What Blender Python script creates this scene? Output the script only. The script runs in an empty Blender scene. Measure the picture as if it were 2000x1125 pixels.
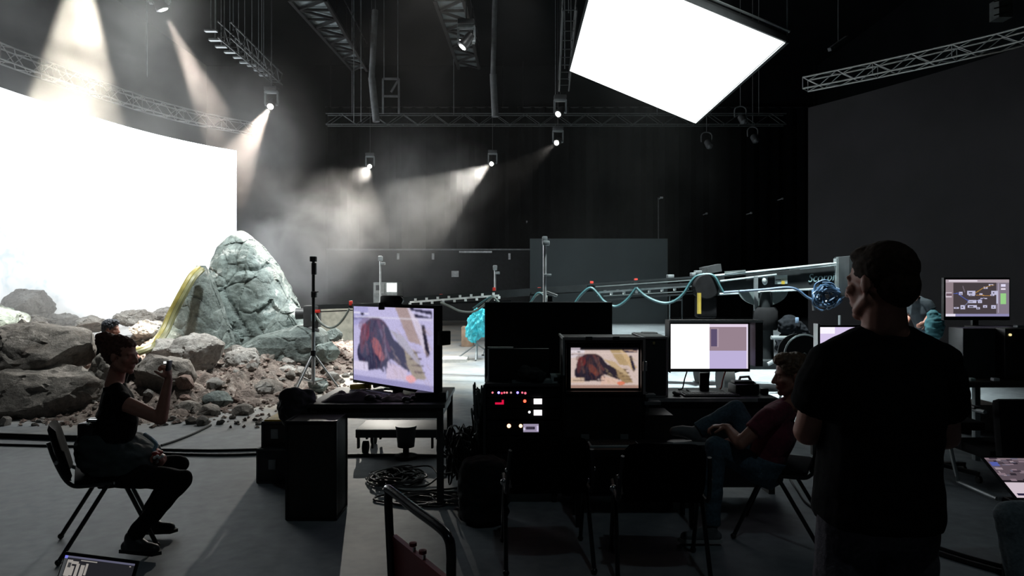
import bpy, bmesh, math, random
import numpy as np
from mathutils import Vector, Matrix, noise, Euler
PI = math.pi
R = math.radians
scene = bpy.context.scene
COL = scene.collection

# ------------------------------------------------------------ camera, world, exposure
F = 1333.0          # focal length in pixels of the 2000 x 1125 frame
CAMZ = 1.62
cam_data = bpy.data.cameras.new('camera')
cam_data.sensor_width = 36.0
cam_data.lens = 36.0 * F / 2000.0
cam_data.clip_start = 0.05
cam_data.clip_end = 200
cam = bpy.data.objects.new('camera', cam_data)
COL.objects.link(cam)
cam.location = (0, 0, CAMZ)
cam.rotation_euler = (R(90), 0, 0)
scene.camera = cam
scene.view_settings.view_transform = 'Standard'
scene.view_settings.look = 'None'
scene.view_settings.exposure = 0.0
scene.view_settings.gamma = 1.0
scene.view_settings.use_curve_mapping = False
scene.cycles.use_denoising = True
scene.cycles.max_bounces = 5
scene.cycles.diffuse_bounces = 2
scene.cycles.glossy_bounces = 2
scene.cycles.transmission_bounces = 2
scene.cycles.volume_bounces = 0
scene.cycles.sample_clamp_indirect = 4.0
scene.cycles.volume_max_steps = 64
world = bpy.data.worlds.new('world')
scene.world = world
world.use_nodes = True
world.node_tree.nodes['Background'].inputs[0].default_value = (0.6, 0.8, 1.0, 1)
world.node_tree.nodes['Background'].inputs[1].default_value = 0.0015


def P(px, py, Y):
    """World point seen at pixel (px, py) at distance Y in front of the camera."""
    return Vector(((px - 1000) / F * Y, Y, CAMZ - (py - 562.5) / F * Y))


# the moving-head lamps on the grid: (lens position, aim point, watts, half angle, colour)
LAMPS = [
    (P(160, -120, 10.8), Vector((-8.2, 12.6, 0.3)), 20000, 16.5, (1.0, .93, .78)),
    (P(319, 19, 14.0), Vector((-4.3, 16.0, 0.1)), 15000, 10.5, (1.0, .86, .76)),
    (P(528, 208, 21.0), Vector((-7.0, 12.0, 0.3)), 20000, 8.5, (1.0, .84, .72)),
    (P(722, 325, 31.3), Vector((-5.6, 15.0, 0.8)), 6000, 12, (1.0, .95, .86)),
    (P(960, 320, 30.7), Vector((-5.7, 15.2, 0.8)), 6000, 9.3, (1.0, .97, .9)),
    (P(903, 92, 16.0), Vector((-6.0, 14.5, 0.5)), 1500, 8, (.85, .93, 1.0)),
    (P(1090, 223, 22.0), Vector((-4.0, 14.0, 0.5)), 120, 7, (.95, .98, 1.0)),
    (P(1087, 279, 26.0), Vector((-4.0, 14.0, 0.8)), 5000, 8, (1.0, .97, .9)),
]
LED_STRENGTH = 6.5
PANEL_STRENGTH = 2.1
# added wide spots, unseen and without lamp bodies, brightening set, floor and foreground
ADDED_WASH = [
    (Vector((-1.2, 17.5, 10.2)), Vector((-5.5, 14.0, 0.5)), 4200, 34, (1.0, .98, .93)),
    (Vector((-4.5, 10.5, 9.6)), Vector((-5.5, 13.5, 0.5)), 5200, 36, (.95, 1.0, .98)),
    (Vector((0.2, 14.6, 9.8)), Vector((-1.6, 15.5, 0.0)), 3600, 30, (.97, 1.0, .98)),
    (Vector((3.0, 9.6, 9.2)), Vector((3.3, 12.4, 0.0)), 17000, 30, (.88, 1.0, .98)),
    (Vector((4.8, 24.0, 11.0)), Vector((4.8, 24.6, 0.0)), 9000, 33, (.88, 1.0, .98)),
    (Vector((1.5, -2.5, 12.0)), Vector((1.0, 3.0, 0.0)), 150, 50, (.75, .95, 1.0)),  # added fill behind the camera, lifts the dark foreground
]
for pos, aim, watts, half, colr in LAMPS + ADDED_WASH:
    ld = bpy.data.lights.new('moving_head_or_added_spot', 'SPOT')
    ld.energy = watts
    ld.color = colr
    ld.spot_size = R(2 * half)
    ld.spot_blend = 0.25
    ld.shadow_soft_size = 0.06 if half < 20 else 0.25
    ld.spot_blend = 0.25 if half < 20 else 0.8
    lo = bpy.data.objects.new('moving_head_or_added_spot', ld)
    COL.objects.link(lo)
    d = (aim - pos).normalized()
    lo.location = pos + d * 0.16
    lo.rotation_euler = d.to_track_quat('-Z', 'Y').to_euler()

# ------------------------------------------------------------ materials
MATS = {}


def mat(name, color, rough=0.6, metal=0.0, var=0.25, scale=6.0, bump=0.0, spec=0.5, emit=None, estr=0.0, detail=4.0, sheen=0.0):
    """Procedural principled material; the colour varies with a noise so nothing is perfectly flat."""
    if name in MATS:
        return MATS[name]
    m = bpy.data.materials.new(name)
    m.use_nodes = True
    nt = m.node_tree
    b = nt.nodes['Principled BSDF']
    b.inputs['Roughness'].default_value = rough
    b.inputs['Metallic'].default_value = metal
    b.inputs['Specular IOR Level'].default_value = spec
    tc = nt.nodes.new('ShaderNodeTexCoord')
    nz = nt.nodes.new('ShaderNodeTexNoise')
    nz.inputs['Scale'].default_value = scale
    nz.inputs['Detail'].default_value = detail
    nt.links.new(tc.outputs['Object'], nz.inputs['Vector'])
    rp = nt.nodes.new('ShaderNodeValToRGB')
    rp.color_ramp.elements[0].position = 0.3
    rp.color_ramp.elements[1].position = 0.7
    rp.color_ramp.elements[0].color = (*[c * (1 - var) for c in color], 1)
    rp.color_ramp.elements[1].color = (*[min(1, c * (1 + var)) for c in color], 1)
    nt.links.new(nz.outputs['Fac'], rp.inputs['Fac'])
    nt.links.new(rp.outputs['Color'], b.inputs['Base Color'])
    if bump:
        bp = nt.nodes.new('ShaderNodeBump')
        bp.inputs['Strength'].default_value = bump
        bp.inputs['Distance'].default_value = 0.02
        nt.links.new(nz.outputs['Fac'], bp.inputs['Height'])
        nt.links.new(bp.outputs['Normal'], b.inputs['Normal'])
    if emit:
        b.inputs['Emission Color'].default_value = (*emit, 1)
        b.inputs['Emission Strength'].default_value = estr
    if sheen:
        b.inputs['Sheen Weight'].default_value = sheen
    MATS[name] = m
    return m


# ------------------------------------------------------------ mesh builder
class MB:
    """Collects shapes in world (or local) coordinates and links them as ONE mesh object."""

    def __init__(self):
        self.v = []
        self.f = []

    def add(self, vs, fs):
        o = len(self.v)
        self.v += [Vector(p) for p in vs]
        self.f += [tuple(i + o for i in f) for f in fs]
        return self

    def box(self, c, s, rot=None, bev=0.0):
        """Box centre c, full size s; bev > 0 chamfers its edges."""
        c = Vector(c)
        hx, hy, hz = s[0] / 2, s[1] / 2, s[2] / 2
        bv = min(bev, hx * .9, hy * .9, hz * .9)
        M3 = rot if rot is not None else Matrix.Identity(3)
        if bv <= 0:
            vs = [Vector((x, y, z)) for z in (-hz, hz) for y in (-hy, hy) for x in (-hx, hx)]
            fs = [(0, 2, 3, 1), (4, 5, 7, 6), (0, 1, 5, 4), (2, 6, 7, 3), (0, 4, 6, 2), (1, 3, 7, 5)]
            return self.add([c + M3 @ p for p in vs], fs)
        bm = bmesh.new()
        bmesh.ops.create_cube(bm, size=1.0)
        for v in bm.verts:
            v.co = Vector((v.co.x * 2 * hx, v.co.y * 2 * hy, v.co.z * 2 * hz))
        bmesh.ops.bevel(bm, geom=bm.edges[:], offset=bv, segments=2, affect='EDGES', profile=0.6)
        bm.verts.index_update()
        self.add([c + M3 @ v.co for v in bm.verts], [tuple(v.index for v in f.verts) for f in bm.faces])
        bm.free()
        return self

    def boxc(self, lo, hi, bev=0.0):
        lo, hi = Vector(lo), Vector(hi)
        return self.box((lo + hi) / 2, hi - lo, None, bev)

    def cone(self, a, b, r0, r1, n=12, cap=True):
        a, b = Vector(a), Vector(b)
        d = (b - a)
        if d.length < 1e-6:
            return self
        q = d.to_track_quat('Z', 'Y').to_matrix()
        vs, fs = [], []
        for k in range(n):
            t = 2 * PI * k / n
            e = q @ Vector((math.cos(t), math.sin(t), 0))
            vs += [a + e * r0, b + e * r1]
        for k in range(n):
            k2 = (k + 1) % n
            fs.append((2 * k, 2 * k2, 2 * k2 + 1, 2 * k + 1))
        if cap:
            fs.append(tuple(2 * k for k in range(n))[::-1])
            fs.append(tuple(2 * k + 1 for k in range(n)))
        return self.add(vs, fs)

    def tube(self, pts, r, n=8, closed=False):
        """A round bar along a list of points."""
        pts = [Vector(p) for p in pts]
        m = len(pts)
        if m < 2:
            return self
        rings = []
        prev = None
        for i in range(m):
            if closed:
                t = pts[(i + 1) % m] - pts[i - 1]
            else:
                t = pts[min(i + 1, m - 1)] - pts[max(i - 1, 0)]
            t.normalize()
            if prev is None:
                up = Vector((0, 0, 1)) if abs(t.z) < .9 else Vector((1, 0, 0))
                u = t.cross(up).normalized()
            else:
                u = (prev - t * prev.dot(t))
                u = u.normalized() if u.length > 1e-6 else t.orthogonal().normalized()
            prev = u
            w = t.cross(u)
            rr = r[i] if isinstance(r, (list, tuple)) else r
            rings.append([pts[i] + (u * math.cos(2 * PI * k / n) + w * math.sin(2 * PI * k / n)) * rr for k in range(n)])
        vs = [p for ring in rings for p in ring]
        fs = []
        for i in range(m if closed else m - 1):
            a, b = i * n, ((i + 1) % m) * n
            for k in range(n):
                k2 = (k + 1) % n
                fs.append((a + k, a + k2, b + k2, b + k))
        if not closed:
            fs.append(tuple(range(n))[::-1])
            fs.append(tuple((m - 1) * n + k for k in range(n)))
        return self.add(vs, fs)

    def bar(self, a, b, w, h):
        """Rectangular bar from a to b, width w (sideways) and height h (up)."""
        a, b = Vector(a), Vector(b)
        d = (b - a).normalized()
        up = Vector((0, 0, 1)) if abs(d.z) < .95 else Vector((0, 1, 0))
        s = d.cross(up).normalized() * (w / 2)
        u = s.cross(d).normalized() * (h / 2)
        vs = [a - s - u, a + s - u, a + s + u, a - s + u, b - s - u, b + s - u, b + s + u, b - s + u]
        return self.add(vs, [(3, 2, 1, 0), (4, 5, 6, 7), (0, 1, 5, 4), (1, 2, 6, 5), (2, 3, 7, 6), (3, 0, 4, 7)])

    def lathe(self, c, prof, n=24, axis=None):
        """Revolve [(r, h), ...] about the axis through c (default up)."""
        c = Vector(c)
        q = Matrix.Identity(3) if axis is None else Vector(axis).to_track_quat('Z', 'Y').to_matrix()
        vs, fs = [], []
        for r, h in prof:
            for k in range(n):
                t = 2 * PI * k / n
                vs.append(c + q @ Vector((r * math.cos(t), r * math.sin(t), h)))
        for i in range(len(prof) - 1):
            for k in range(n):
                k2 = (k + 1) % n
                fs.append((i * n + k, i * n + k2, (i + 1) * n + k2, (i + 1) * n + k))
        fs.append(tuple(range(n))[::-1])
        fs.append(tuple((len(prof) - 1) * n + k for k in range(n)))
        return self.add(vs, fs)

    def ball(self, c, r, seg=12, rings=8, rot=None):
        c = Vector(c)
        rx, ry, rz = (r, r, r) if isinstance(r, (int, float)) else r
        M3 = rot if rot is not None else Matrix.Identity(3)
        vs, fs = [c + M3 @ Vector((0, 0, -rz))], []
        for i in range(1, rings):
            a = -PI / 2 + PI * i / rings
            for k in range(seg):
                t = 2 * PI * k / seg
                vs.append(c + M3 @ Vector((rx * math.cos(a) * math.cos(t), ry * math.cos(a) * math.sin(t), rz * math.sin(a))))
        vs.append(c + M3 @ Vector((0, 0, rz)))
        for k in range(seg):
            fs.append((0, 1 + (k + 1) % seg, 1 + k))
        for i in range(rings - 2):
            for k in range(seg):
                a, b = 1 + i * seg, 1 + (i + 1) * seg
                k2 = (k + 1) % seg
                fs.append((a + k, a + k2, b + k2, b + k))
        top = len(vs) - 1
        a = 1 + (rings - 2) * seg
        for k in range(seg):
            fs.append((a + k, a + (k + 1) % seg, top))
        return self.add(vs, fs)

    def capsule(self, a, b, ra, rb, n=14):
        """Closed rounded cone, for limbs."""
        a, b = Vector(a), Vector(b)
        L = (b - a).length
        if L < 1e-5:
            return self.ball(a, ra)
        q = (b - a).to_track_quat('Z', 'Y').to_matrix()
        prof = [(1e-4, -ra)]
        for i in range(1, 4):
            t = -PI / 2 + i * PI / 8
            prof.append((ra * math.cos(t), ra * math.sin(t)))
        for i in range(0, 5):
            f = i / 4
            prof.append((ra + (rb - ra) * f, L * f))
        for i in range(1, 4):
            t = i * PI / 8
            prof.append((rb * math.cos(t), L + rb * math.sin(t)))
        prof.append((1e-4, L + rb))
        return self.lathe(a, prof, n, (b - a))

    def prism(self, outline, d):
        """Extrude a flat 3D outline by vector d (a closed solid)."""
        vs = [Vector(p) for p in outline]
        n = len(vs)
        d = Vector(d)
        allv = vs + [p + d for p in vs]
        fs = [tuple(range(n))[::-1], tuple(n + k for k in range(n))]
        for k in range(n):
            k2 = (k + 1) % n
            fs.append((k, k2, n + k2, n + k))
        return self.add(allv, fs)

    def rect_tube(self, pts, r):
        return self.tube(pts, r, 4)

    def xf(self, M4):
        self.v = [M4 @ p for p in self.v]
        return self

    def build(self, name, material, parent=None, smooth=True, local=False, sharp=40):
        me = bpy.data.meshes.new(name)
        vs = self.v
        if parent is not None and not local:
            inv = WM[parent.name].inverted()
            vs = [inv @ p for p in vs]
        me.from_pydata([tuple(p) for p in vs], [], self.f)
        me.validate()
        bm = bmesh.new()
        bm.from_mesh(me)
        bmesh.ops.recalc_face_normals(bm, faces=bm.faces[:])
        bm.to_mesh(me)
        bm.free()
        if smooth:
            for p in me.polygons:
                p.use_smooth = True
            me.set_sharp_from_angle(angle=R(sharp))
        me.materials.append(material)
        ob = bpy.data.objects.new(name, me)
        COL.objects.link(ob)
        if parent is not None:
            ob.parent = parent
            WM[ob.name] = WM[parent.name].copy()
        else:
            WM[ob.name] = Matrix.Identity(4)
        return ob


WM = {}


def tag(o, label=None, cat=None, group=None, kind=None):
    if label:
        o['label'] = label
    if cat:
        o['category'] = cat
    if group:
        o['group'] = group
    if kind:
        o['kind'] = kind
    return o


def thing(name, label, cat, loc=(0, 0, 0), rotz=0.0, group=None):
    o = bpy.data.objects.new(name, None)
    o.empty_display_size = 0.1
    COL.objects.link(o)
    o.location = loc
    o.rotation_euler = (0, 0, rotz)
    WM[o.name] = Matrix.Translation(Vector(loc)) @ Matrix.Rotation(rotz, 4, 'Z')
    return tag(o, label, cat, group)


def dup(root, loc, rotz, label=None, group=None):
    r = root.copy()
    COL.objects.link(r)
    r.location = loc
    r.rotation_euler = (0, 0, rotz)
    WM[r.name] = Matrix.Translation(Vector(loc)) @ Matrix.Rotation(rotz, 4, 'Z')
    if label:
        r['label'] = label
    if group:
        r['group'] = group
    for ch in list(root.children):
        c = ch.copy()
        COL.objects.link(c)
        c.parent = r
        for g in ch.children:
            d = g.copy()
            COL.objects.link(d)
            d.parent = c
    return r


def struct(o):
    o['kind'] = 'structure'
    return o


def spline(pts, n=8):
    """Catmull-Rom through the points."""
    pts = [Vector(p) for p in pts]
    out = []
    m = len(pts)
    for i in range(m - 1):
        p0, p1, p2, p3 = pts[max(i - 1, 0)], pts[i], pts[i + 1], pts[min(i + 2, m - 1)]
        for k in range(n):
            t = k / n
            out.append(0.5 * ((2 * p1) + (p2 - p0) * t + (2 * p0 - 5 * p1 + 4 * p2 - p3) * t * t + (3 * p1 - p0 - 3 * p2 + p3) * t ** 3))
    out.append(pts[-1])
    return out


BLACK = mat('black_plastic', (.012, .012, .013), .45)
BLACKM = mat('black_painted_metal', (.015, .015, .016), .35, .3)
DARK = mat('dark_grey_plastic', (.04, .042, .045), .5)
FABRIC = mat('black_fabric', (.010, .010, .011), .9, spec=.1)
STEEL = mat('brushed_steel', (.55, .56, .57), .28, .95, .1)
ALU = mat('aluminium_edging', (.62, .64, .65), .32, .9, .12)
GREYM = mat('grey_painted_metal', (.22, .24, .25), .45, .3)
RUBBER = mat('black_rubber', (.01, .01, .01), .8)
CABLE = mat('black_cable', (.012, .012, .013), .55)
RED = mat('red_plastic', (.5, .03, .02), .45)
# ------------------------------------------------------------ the room
def floor_material():
    m = bpy.data.materials.new('floor_concrete')
    m.use_nodes = True
    nt = m.node_tree
    b = nt.nodes['Principled BSDF']
    tc = nt.nodes.new('ShaderNodeTexCoord')
    mp = nt.nodes.new('ShaderNodeMapping')
    nt.links.new(tc.outputs['Object'], mp.inputs['Vector'])
    n1 = nt.nodes.new('ShaderNodeTexNoise')
    n1.inputs['Scale'].default_value = 0.55
    n1.inputs['Detail'].default_value = 8
    n1.inputs['Roughness'].default_value = .62
    n2 = nt.nodes.new('ShaderNodeTexNoise')
    n2.inputs['Scale'].default_value = 9
    n2.inputs['Detail'].default_value = 6
    nt.links.new(mp.outputs[0], n1.inputs['Vector'])
    nt.links.new(mp.outputs[0], n2.inputs['Vector'])
    mx = nt.nodes.new('ShaderNodeMath')
    mx.operation = 'MULTIPLY_ADD'
    nt.links.new(n2.outputs['Fac'], mx.inputs[0])
    mx.inputs[1].default_value = .45
    nt.links.new(n1.outputs['Fac'], mx.inputs[2])
    rp = nt.nodes.new('ShaderNodeValToRGB')
    rp.color_ramp.elements[0].position = .52
    rp.color_ramp.elements[1].position = .92
    rp.color_ramp.elements[0].color = (.15, .168, .185, 1)
    rp.color_ramp.elements[1].color = (.31, .34, .365, 1)
    nt.links.new(mx.outputs[0], rp.inputs['Fac'])
    # dust of the set spreads over the floor around the rubble
    dn = nt.nodes.new('ShaderNodeTexNoise')
    dn.inputs['Scale'].default_value = 1.2
    dn.inputs['Detail'].default_value = 7
    nt.links.new(mp.outputs[0], dn.inputs['Vector'])
    sp = nt.nodes.new('ShaderNodeSeparateXYZ')
    nt.links.new(tc.outputs['Object'], sp.inputs[0])
    my = nt.nodes.new('ShaderNodeMapRange')
    my.inputs['From Min'].default_value = 6.2
    my.inputs['From Max'].default_value = 9.5
    nt.links.new(sp.outputs['Y'], my.inputs['Value'])
    xx = nt.nodes.new('ShaderNodeMapRange')
    xx.inputs['From Min'].default_value = 1.5
    xx.inputs['From Max'].default_value = -2.5
    nt.links.new(sp.outputs['X'], xx.inputs['Value'])
    ml = nt.nodes.new('ShaderNodeMath')
    ml.operation = 'MULTIPLY'
    nt.links.new(my.outputs[0], ml.inputs[0])
    nt.links.new(xx.outputs[0], ml.inputs[1])
    m2 = nt.nodes.new('ShaderNodeMath')
    m2.operation = 'MULTIPLY'
    nt.links.new(ml.outputs[0], m2.inputs[0])
    nt.links.new(dn.outputs['Fac'], m2.inputs[1])
    m3 = nt.nodes.new('ShaderNodeMapRange')
    m3.inputs['From Min'].default_value = .2
    m3.inputs['From Max'].default_value = .6
    nt.links.new(m2.outputs[0], m3.inputs['Value'])
    mc = nt.nodes.new('ShaderNodeMix')
    mc.data_type = 'RGBA'
    nt.links.new(m3.outputs[0], mc.inputs['Factor'])
    nt.links.new(rp.outputs['Color'], mc.inputs['A'])
    mc.inputs['B'].default_value = (.42, .37, .31, 1)
    nt.links.new(mc.outputs['Result'], b.inputs['Base Color'])
    rr = nt.nodes.new('ShaderNodeMapRange')
    rr.inputs['To Min'].default_value = .5
    rr.inputs['To Max'].default_value = .75
    b.inputs['Specular IOR Level'].default_value = .35
    nt.links.new(n1.outputs['Fac'], rr.inputs['Value'])
    nt.links.new(rr.outputs[0], b.inputs['Roughness'])
    bp = nt.nodes.new('ShaderNodeBump')
    bp.inputs['Strength'].default_value = .15
    bp.inputs['Distance'].default_value = .01
    nt.links.new(n2.outputs['Fac'], bp.inputs['Height'])
    nt.links.new(bp.outputs['Normal'], b.inputs['Normal'])
    return m


XL, XR, YF, YB, ZC = -17.0, 17.0, -5.0, 38.0, 14.0
struct(MB().boxc((XL, YF, -.3), (XR, YB, 0)).build('floor', floor_material()))
DRAPE = mat('black_molton', (.004, .0045, .0052), .95, scale=1.5, spec=.02)
WALLP = mat('dark_wall_paint', (.006, .007, .008), .9, scale=.8, spec=.08)


def drape(b, a, c, z0, z1, n, depth):
    """Vertical folds: a wavy double-skinned sheet from a to c."""
    a, c = Vector((a[0], a[1], 0)), Vector((c[0], c[1], 0))
    d = (c - a)
    s = Vector((d.y, -d.x, 0)).normalized()
    vs, fs = [], []
    for i in range(n + 1):
        t = i / n
        w = math.sin(i * PI / 2.0) * depth * (.6 + .4 * noise.noise(Vector((i * .37, 1.3, 0))))
        p = a + d * t + s * w
        vs += [p + Vector((0, 0, z0)), p + Vector((0, 0, z1)), p - s * .02 + Vector((0, 0, z1)), p - s * .02 + Vector((0, 0, z0))]
    for i in range(n):
        k = i * 4
        for j in range(4):
            fs.append((k + j, k + (j + 1) % 4, k + 4 + (j + 1) % 4, k + 4 + j))
    b.add(vs, fs)
    return b


wb = MB().boxc((XL, YB, 0), (XR, YB + .3, ZC))
struct(wb.build('wall_back', WALLP, smooth=False))
struct(MB().boxc((XL - .3, YF, 0), (XL, YB, ZC)).build('wall_left', WALLP, smooth=False))
struct(MB().boxc((XR, YF, 0), (XR + .3, YB, ZC)).build('wall_right', WALLP, smooth=False))
struct(MB().boxc((XL, YF - .3, 0), (XR, YF, ZC)).build('wall_front', WALLP, smooth=False))
struct(MB().boxc((XL, YF, ZC), (XR, YB, ZC + .3)).build('ceiling', WALLP, smooth=False))

# ------------------------------------------------------------ curved LED wall (lit) and its twin on the right (off)
LEDPATH = [(-12.9, 13.2), (-13.6, 15.8), (-13.72, 18.3), (-13.1, 21.7), (-12.45, 23.9), (-11.55, 25.7), (-10.8, 26.75)]
LEDZ = 7.0


def led_material():
    m = bpy.data.materials.new('led_screen_image')
    m.use_nodes = True
    nt = m.node_tree
    nt.nodes.clear()
    out = nt.nodes.new('ShaderNodeOutputMaterial')
    em = nt.nodes.new('ShaderNodeEmission')
    tc = nt.nodes.new('ShaderNodeTexCoord')
    at = nt.nodes.new('ShaderNodeAttribute')      # along-the-wall (u) and height (v) of the picture shown
    at.attribute_name = 'pic'
    at.attribute_type = 'GEOMETRY'
    sp = nt.nodes.new('ShaderNodeSeparateXYZ')
    nt.links.new(at.outputs['Vector'], sp.inputs[0])
    nz = nt.nodes.new('ShaderNodeTexNoise')
    nz.inputs['Scale'].default_value = 7
    nz.inputs['Detail'].default_value = 9
    nz.inputs['Roughness'].default_value = .68
    nt.links.new(at.outputs['Vector'], nz.inputs['Vector'])

    def mth(op, a, bb, c=None):
        n = nt.nodes.new('ShaderNodeMath')
        n.operation = op
        for i, x in enumerate((a, bb, c)):
            if x is None:
                continue
            if isinstance(x, (int, float)):
                n.inputs[i].default_value = x
            else:
                nt.links.new(x, n.inputs[i])
        return n.outputs[0]
    # a mountain slope rising to the left end of the picture
    ridge = mth('MULTIPLY_ADD', sp.outputs['X'], -1.0, 1.34)
    ridge = mth('MULTIPLY_ADD', nz.outputs['Fac'], .28, mth('SUBTRACT', ridge, .14))
    inside = nt.nodes.new('ShaderNodeMapRange')
    inside.inputs['From Min'].default_value = -.02
    inside.inputs['From Max'].default_value = .12
    nt.links.new(mth('SUBTRACT', ridge, sp.outputs['Y']), inside.inputs['Value'])
    rp = nt.nodes.new('ShaderNodeValToRGB')
    e = rp.color_ramp.elements
    e[0].position = .36
    e[0].color = (.125, .142, .15, 1)
    e[1].position = .62
    e[1].color = (.185, .195, .198, 1)
    nz2 = nt.nodes.new('ShaderNodeTexNoise')
    nz2.inputs['Scale'].default_value = 16
    nz2.inputs['Detail'].default_value = 8
    nz2.inputs['Distortion'].default_value = 1.2
    nt.links.new(at.outputs['Vector'], nz2.inputs['Vector'])
    nt.links.new(nz2.outputs['Fac'], rp.inputs['Fac'])
    mx = nt.nodes.new('ShaderNodeMix')
    mx.data_type = 'RGBA'
    nt.links.new(inside.outputs[0], mx.inputs['Factor'])
    mx.inputs['A'].default_value = (.90, .96, 1, 1)
    nt.links.new(rp.outputs['Color'], mx.inputs['B'])
    # valley floor along the bottom of the picture
    low = nt.nodes.new('ShaderNodeMapRange')
    low.inputs['From Min'].default_value = .27
    low.inputs['From Max'].default_value = .08
    nt.links.new(mth('MULTIPLY_ADD', nz.outputs['Fac'], .08, sp.outputs['Y']), low.inputs['Value'])
    rp2 = nt.nodes.new('ShaderNodeValToRGB')
    rp2.color_ramp.elements[0].color = (.11, .105, .097, 1)
    rp2.color_ramp.elements[0].position = .4
    rp2.color_ramp.elements[1].color = (.169, .166, .16, 1)
    rp2.color_ramp.elements[1].position = .6
    nt.links.new(nz2.outputs['Fac'], rp2.inputs['Fac'])
    mx2 = nt.nodes.new('ShaderNodeMix')
    mx2.data_type = 'RGBA'
    nt.links.new(low.outputs[0], mx2.inputs['Factor'])
    nt.links.new(mx.outputs['Result'], mx2.inputs['A'])
    nt.links.new(rp2.outputs['Color'], mx2.inputs['B'])
    nt.links.new(mx2.outputs['Result'], em.inputs['Color'])
    em.inputs['Strength'].default_value = LED_STRENGTH
    nt.links.new(em.outputs[0], out.inputs['Surface'])
    return m


def wall_sheet(path, z0, z1, thick, inward, name, m, parent, uv=False, seg=6):
    pts = spline([Vector((x, y, 0)) for x, y in path], seg)
    n = len(pts)
    vs, fs = [], []
    L = [0]
    for i in range(1, n):
        L.append(L[-1] + (pts[i] - pts[i - 1]).length)
    rows = 8
    for i, p in enumerate(pts):
        t = (pts[min(i + 1, n - 1)] - pts[max(i - 1, 0)]).normalized()
        s = Vector((t.y, -t.x, 0)) * inward
        for side in (0, 1):
            for r in range(rows + 1):
                vs.append(p - s * thick * side + Vector((0, 0, z0 + (z1 - z0) * r / rows)))
    K = 2 * (rows + 1)
    for i in range(n - 1):
        for r in range(rows):
            a, b = i * K + r, (i + 1) * K + r
            fs.append((a, a + 1, b + 1, b))
            fs.append((a + rows + 1, b + rows + 1, b + rows + 2, a + rows + 2))
        for r in (0, rows):
            a, b = i * K + r, (i + 1) * K + r
            fs.append((a, b, b + rows + 1, a + rows + 1))
    for i in (0, n - 1):
        for r in range(rows):
            a = i * K + r
            fs.append((a, a + 1, a + rows + 2, a + rows + 1))
    b = MB().add(vs, fs)
    ob = b.build(name, m, parent, smooth=False)
    if uv:
        me = ob.data
        a = me.attributes.new('pic', 'FLOAT_VECTOR', 'POINT')
        data = np.zeros((len(vs), 3), dtype=np.float32)
        for i in range(n):
            for side in (0, 1):
                for r in range(rows + 1):
                    data[i * K + side * (rows + 1) + r] = (L[i] / 7.0, r / rows, 0)
        a.data.foreach_set('vector', data.ravel())
    return ob


led = thing('led_wall', 'tall curved glowing white screen wall behind the rocks, icy slope at its edge', 'led wall', (-12.5, 20, 0))
wall_sheet(LEDPATH, .05, LEDZ, .03, 1, 'screen_surface', led_material(), led, uv=True)
lb = [(x - .12, y + .02) for x, y in LEDPATH]
wall_sheet(lb, .0, LEDZ - .02, .25, 1, 'back_frame', BLACKM, led)

LEDR = [(9.35, 21.1), (10.2, 19.6), (11.2, 17.6), (12.0, 15.6), (12.5, 13.0), (12.6, 10.0)]
ledr = thing('led_wall', 'unlit black curved screen wall behind the standing man', 'led wall', (11, 17, 0))
LEDOFF = mat('led_surface_off', (.013, .012, .014), .7, scale=.7, spec=.25)
wall_sheet(LEDR, .05, 7.15, .3, -1, 'screen_surface', LEDOFF, ledr)


# ------------------------------------------------------------ box truss, straight or curved
def truss(name, label, pts, w, h, rc, step, m, group=None, ladder=False):
    """Four chords along pts (world points of the lower inner chord), zigzag webs on each side."""
    t = thing(name, label, 'truss', tuple(Vector(pts[0])), 0, group)
    P_ = [Vector(p) for p in pts]
    n = len(P_)
    off = []
    for i in range(n):
        d = (P_[min(i + 1, n - 1)] - P_[max(i - 1, 0)]).normalized()
        s = d.cross(Vector((0, 0, 1))).normalized()
        off.append(s)
    lines = []
    for a, z in ((0, 0), (w, 0), (0, h), (w, h)):
        lines.append([P_[i] + off[i] * a + Vector((0, 0, z)) for i in range(n)])
    for l in lines:
        MB().tube(l, rc, 8).build('chord', m, t)
    b = MB()
    for i in range(0, n - 1):
        for (A, B) in ((0, 2), (1, 3), (0, 1), (2, 3)):
            p, q, p2 = lines[A][i], lines[B][i], lines[A][i + 1]
            if i % 2:
                b.tube([lines[A][i], lines[B][i + 1]], rc * .5, 5)
            else:
                b.tube([lines[B][i], lines[A][i + 1]], rc * .5, 5)
        if i % 4 == 0:
            for (A, B) in ((0, 2), (1, 3), (0, 1), (2, 3)):
                b.tube([lines[A][i], lines[B][i]], rc * .5, 5)
    b.build('web', m, t)
    return t


def resample(pts, step):
    pts = [Vector(p) for p in pts]
    L = [0]
    for i in range(1, len(pts)):
        L.append(L[-1] + (pts[i] - pts[i - 1]).length)
    n = max(2, int(L[-1] / step))
    out = []
    for k in range(n + 1):
        d = L[-1] * k / n
        i = max(j for j in range(len(L)) if L[j] <= d + 1e-9)
        i = min(i, len(pts) - 2)
        f = (d - L[i]) / max(1e-9, L[i + 1] - L[i])
        out.append(pts[i].lerp(pts[i + 1], f))
    return out


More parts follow.
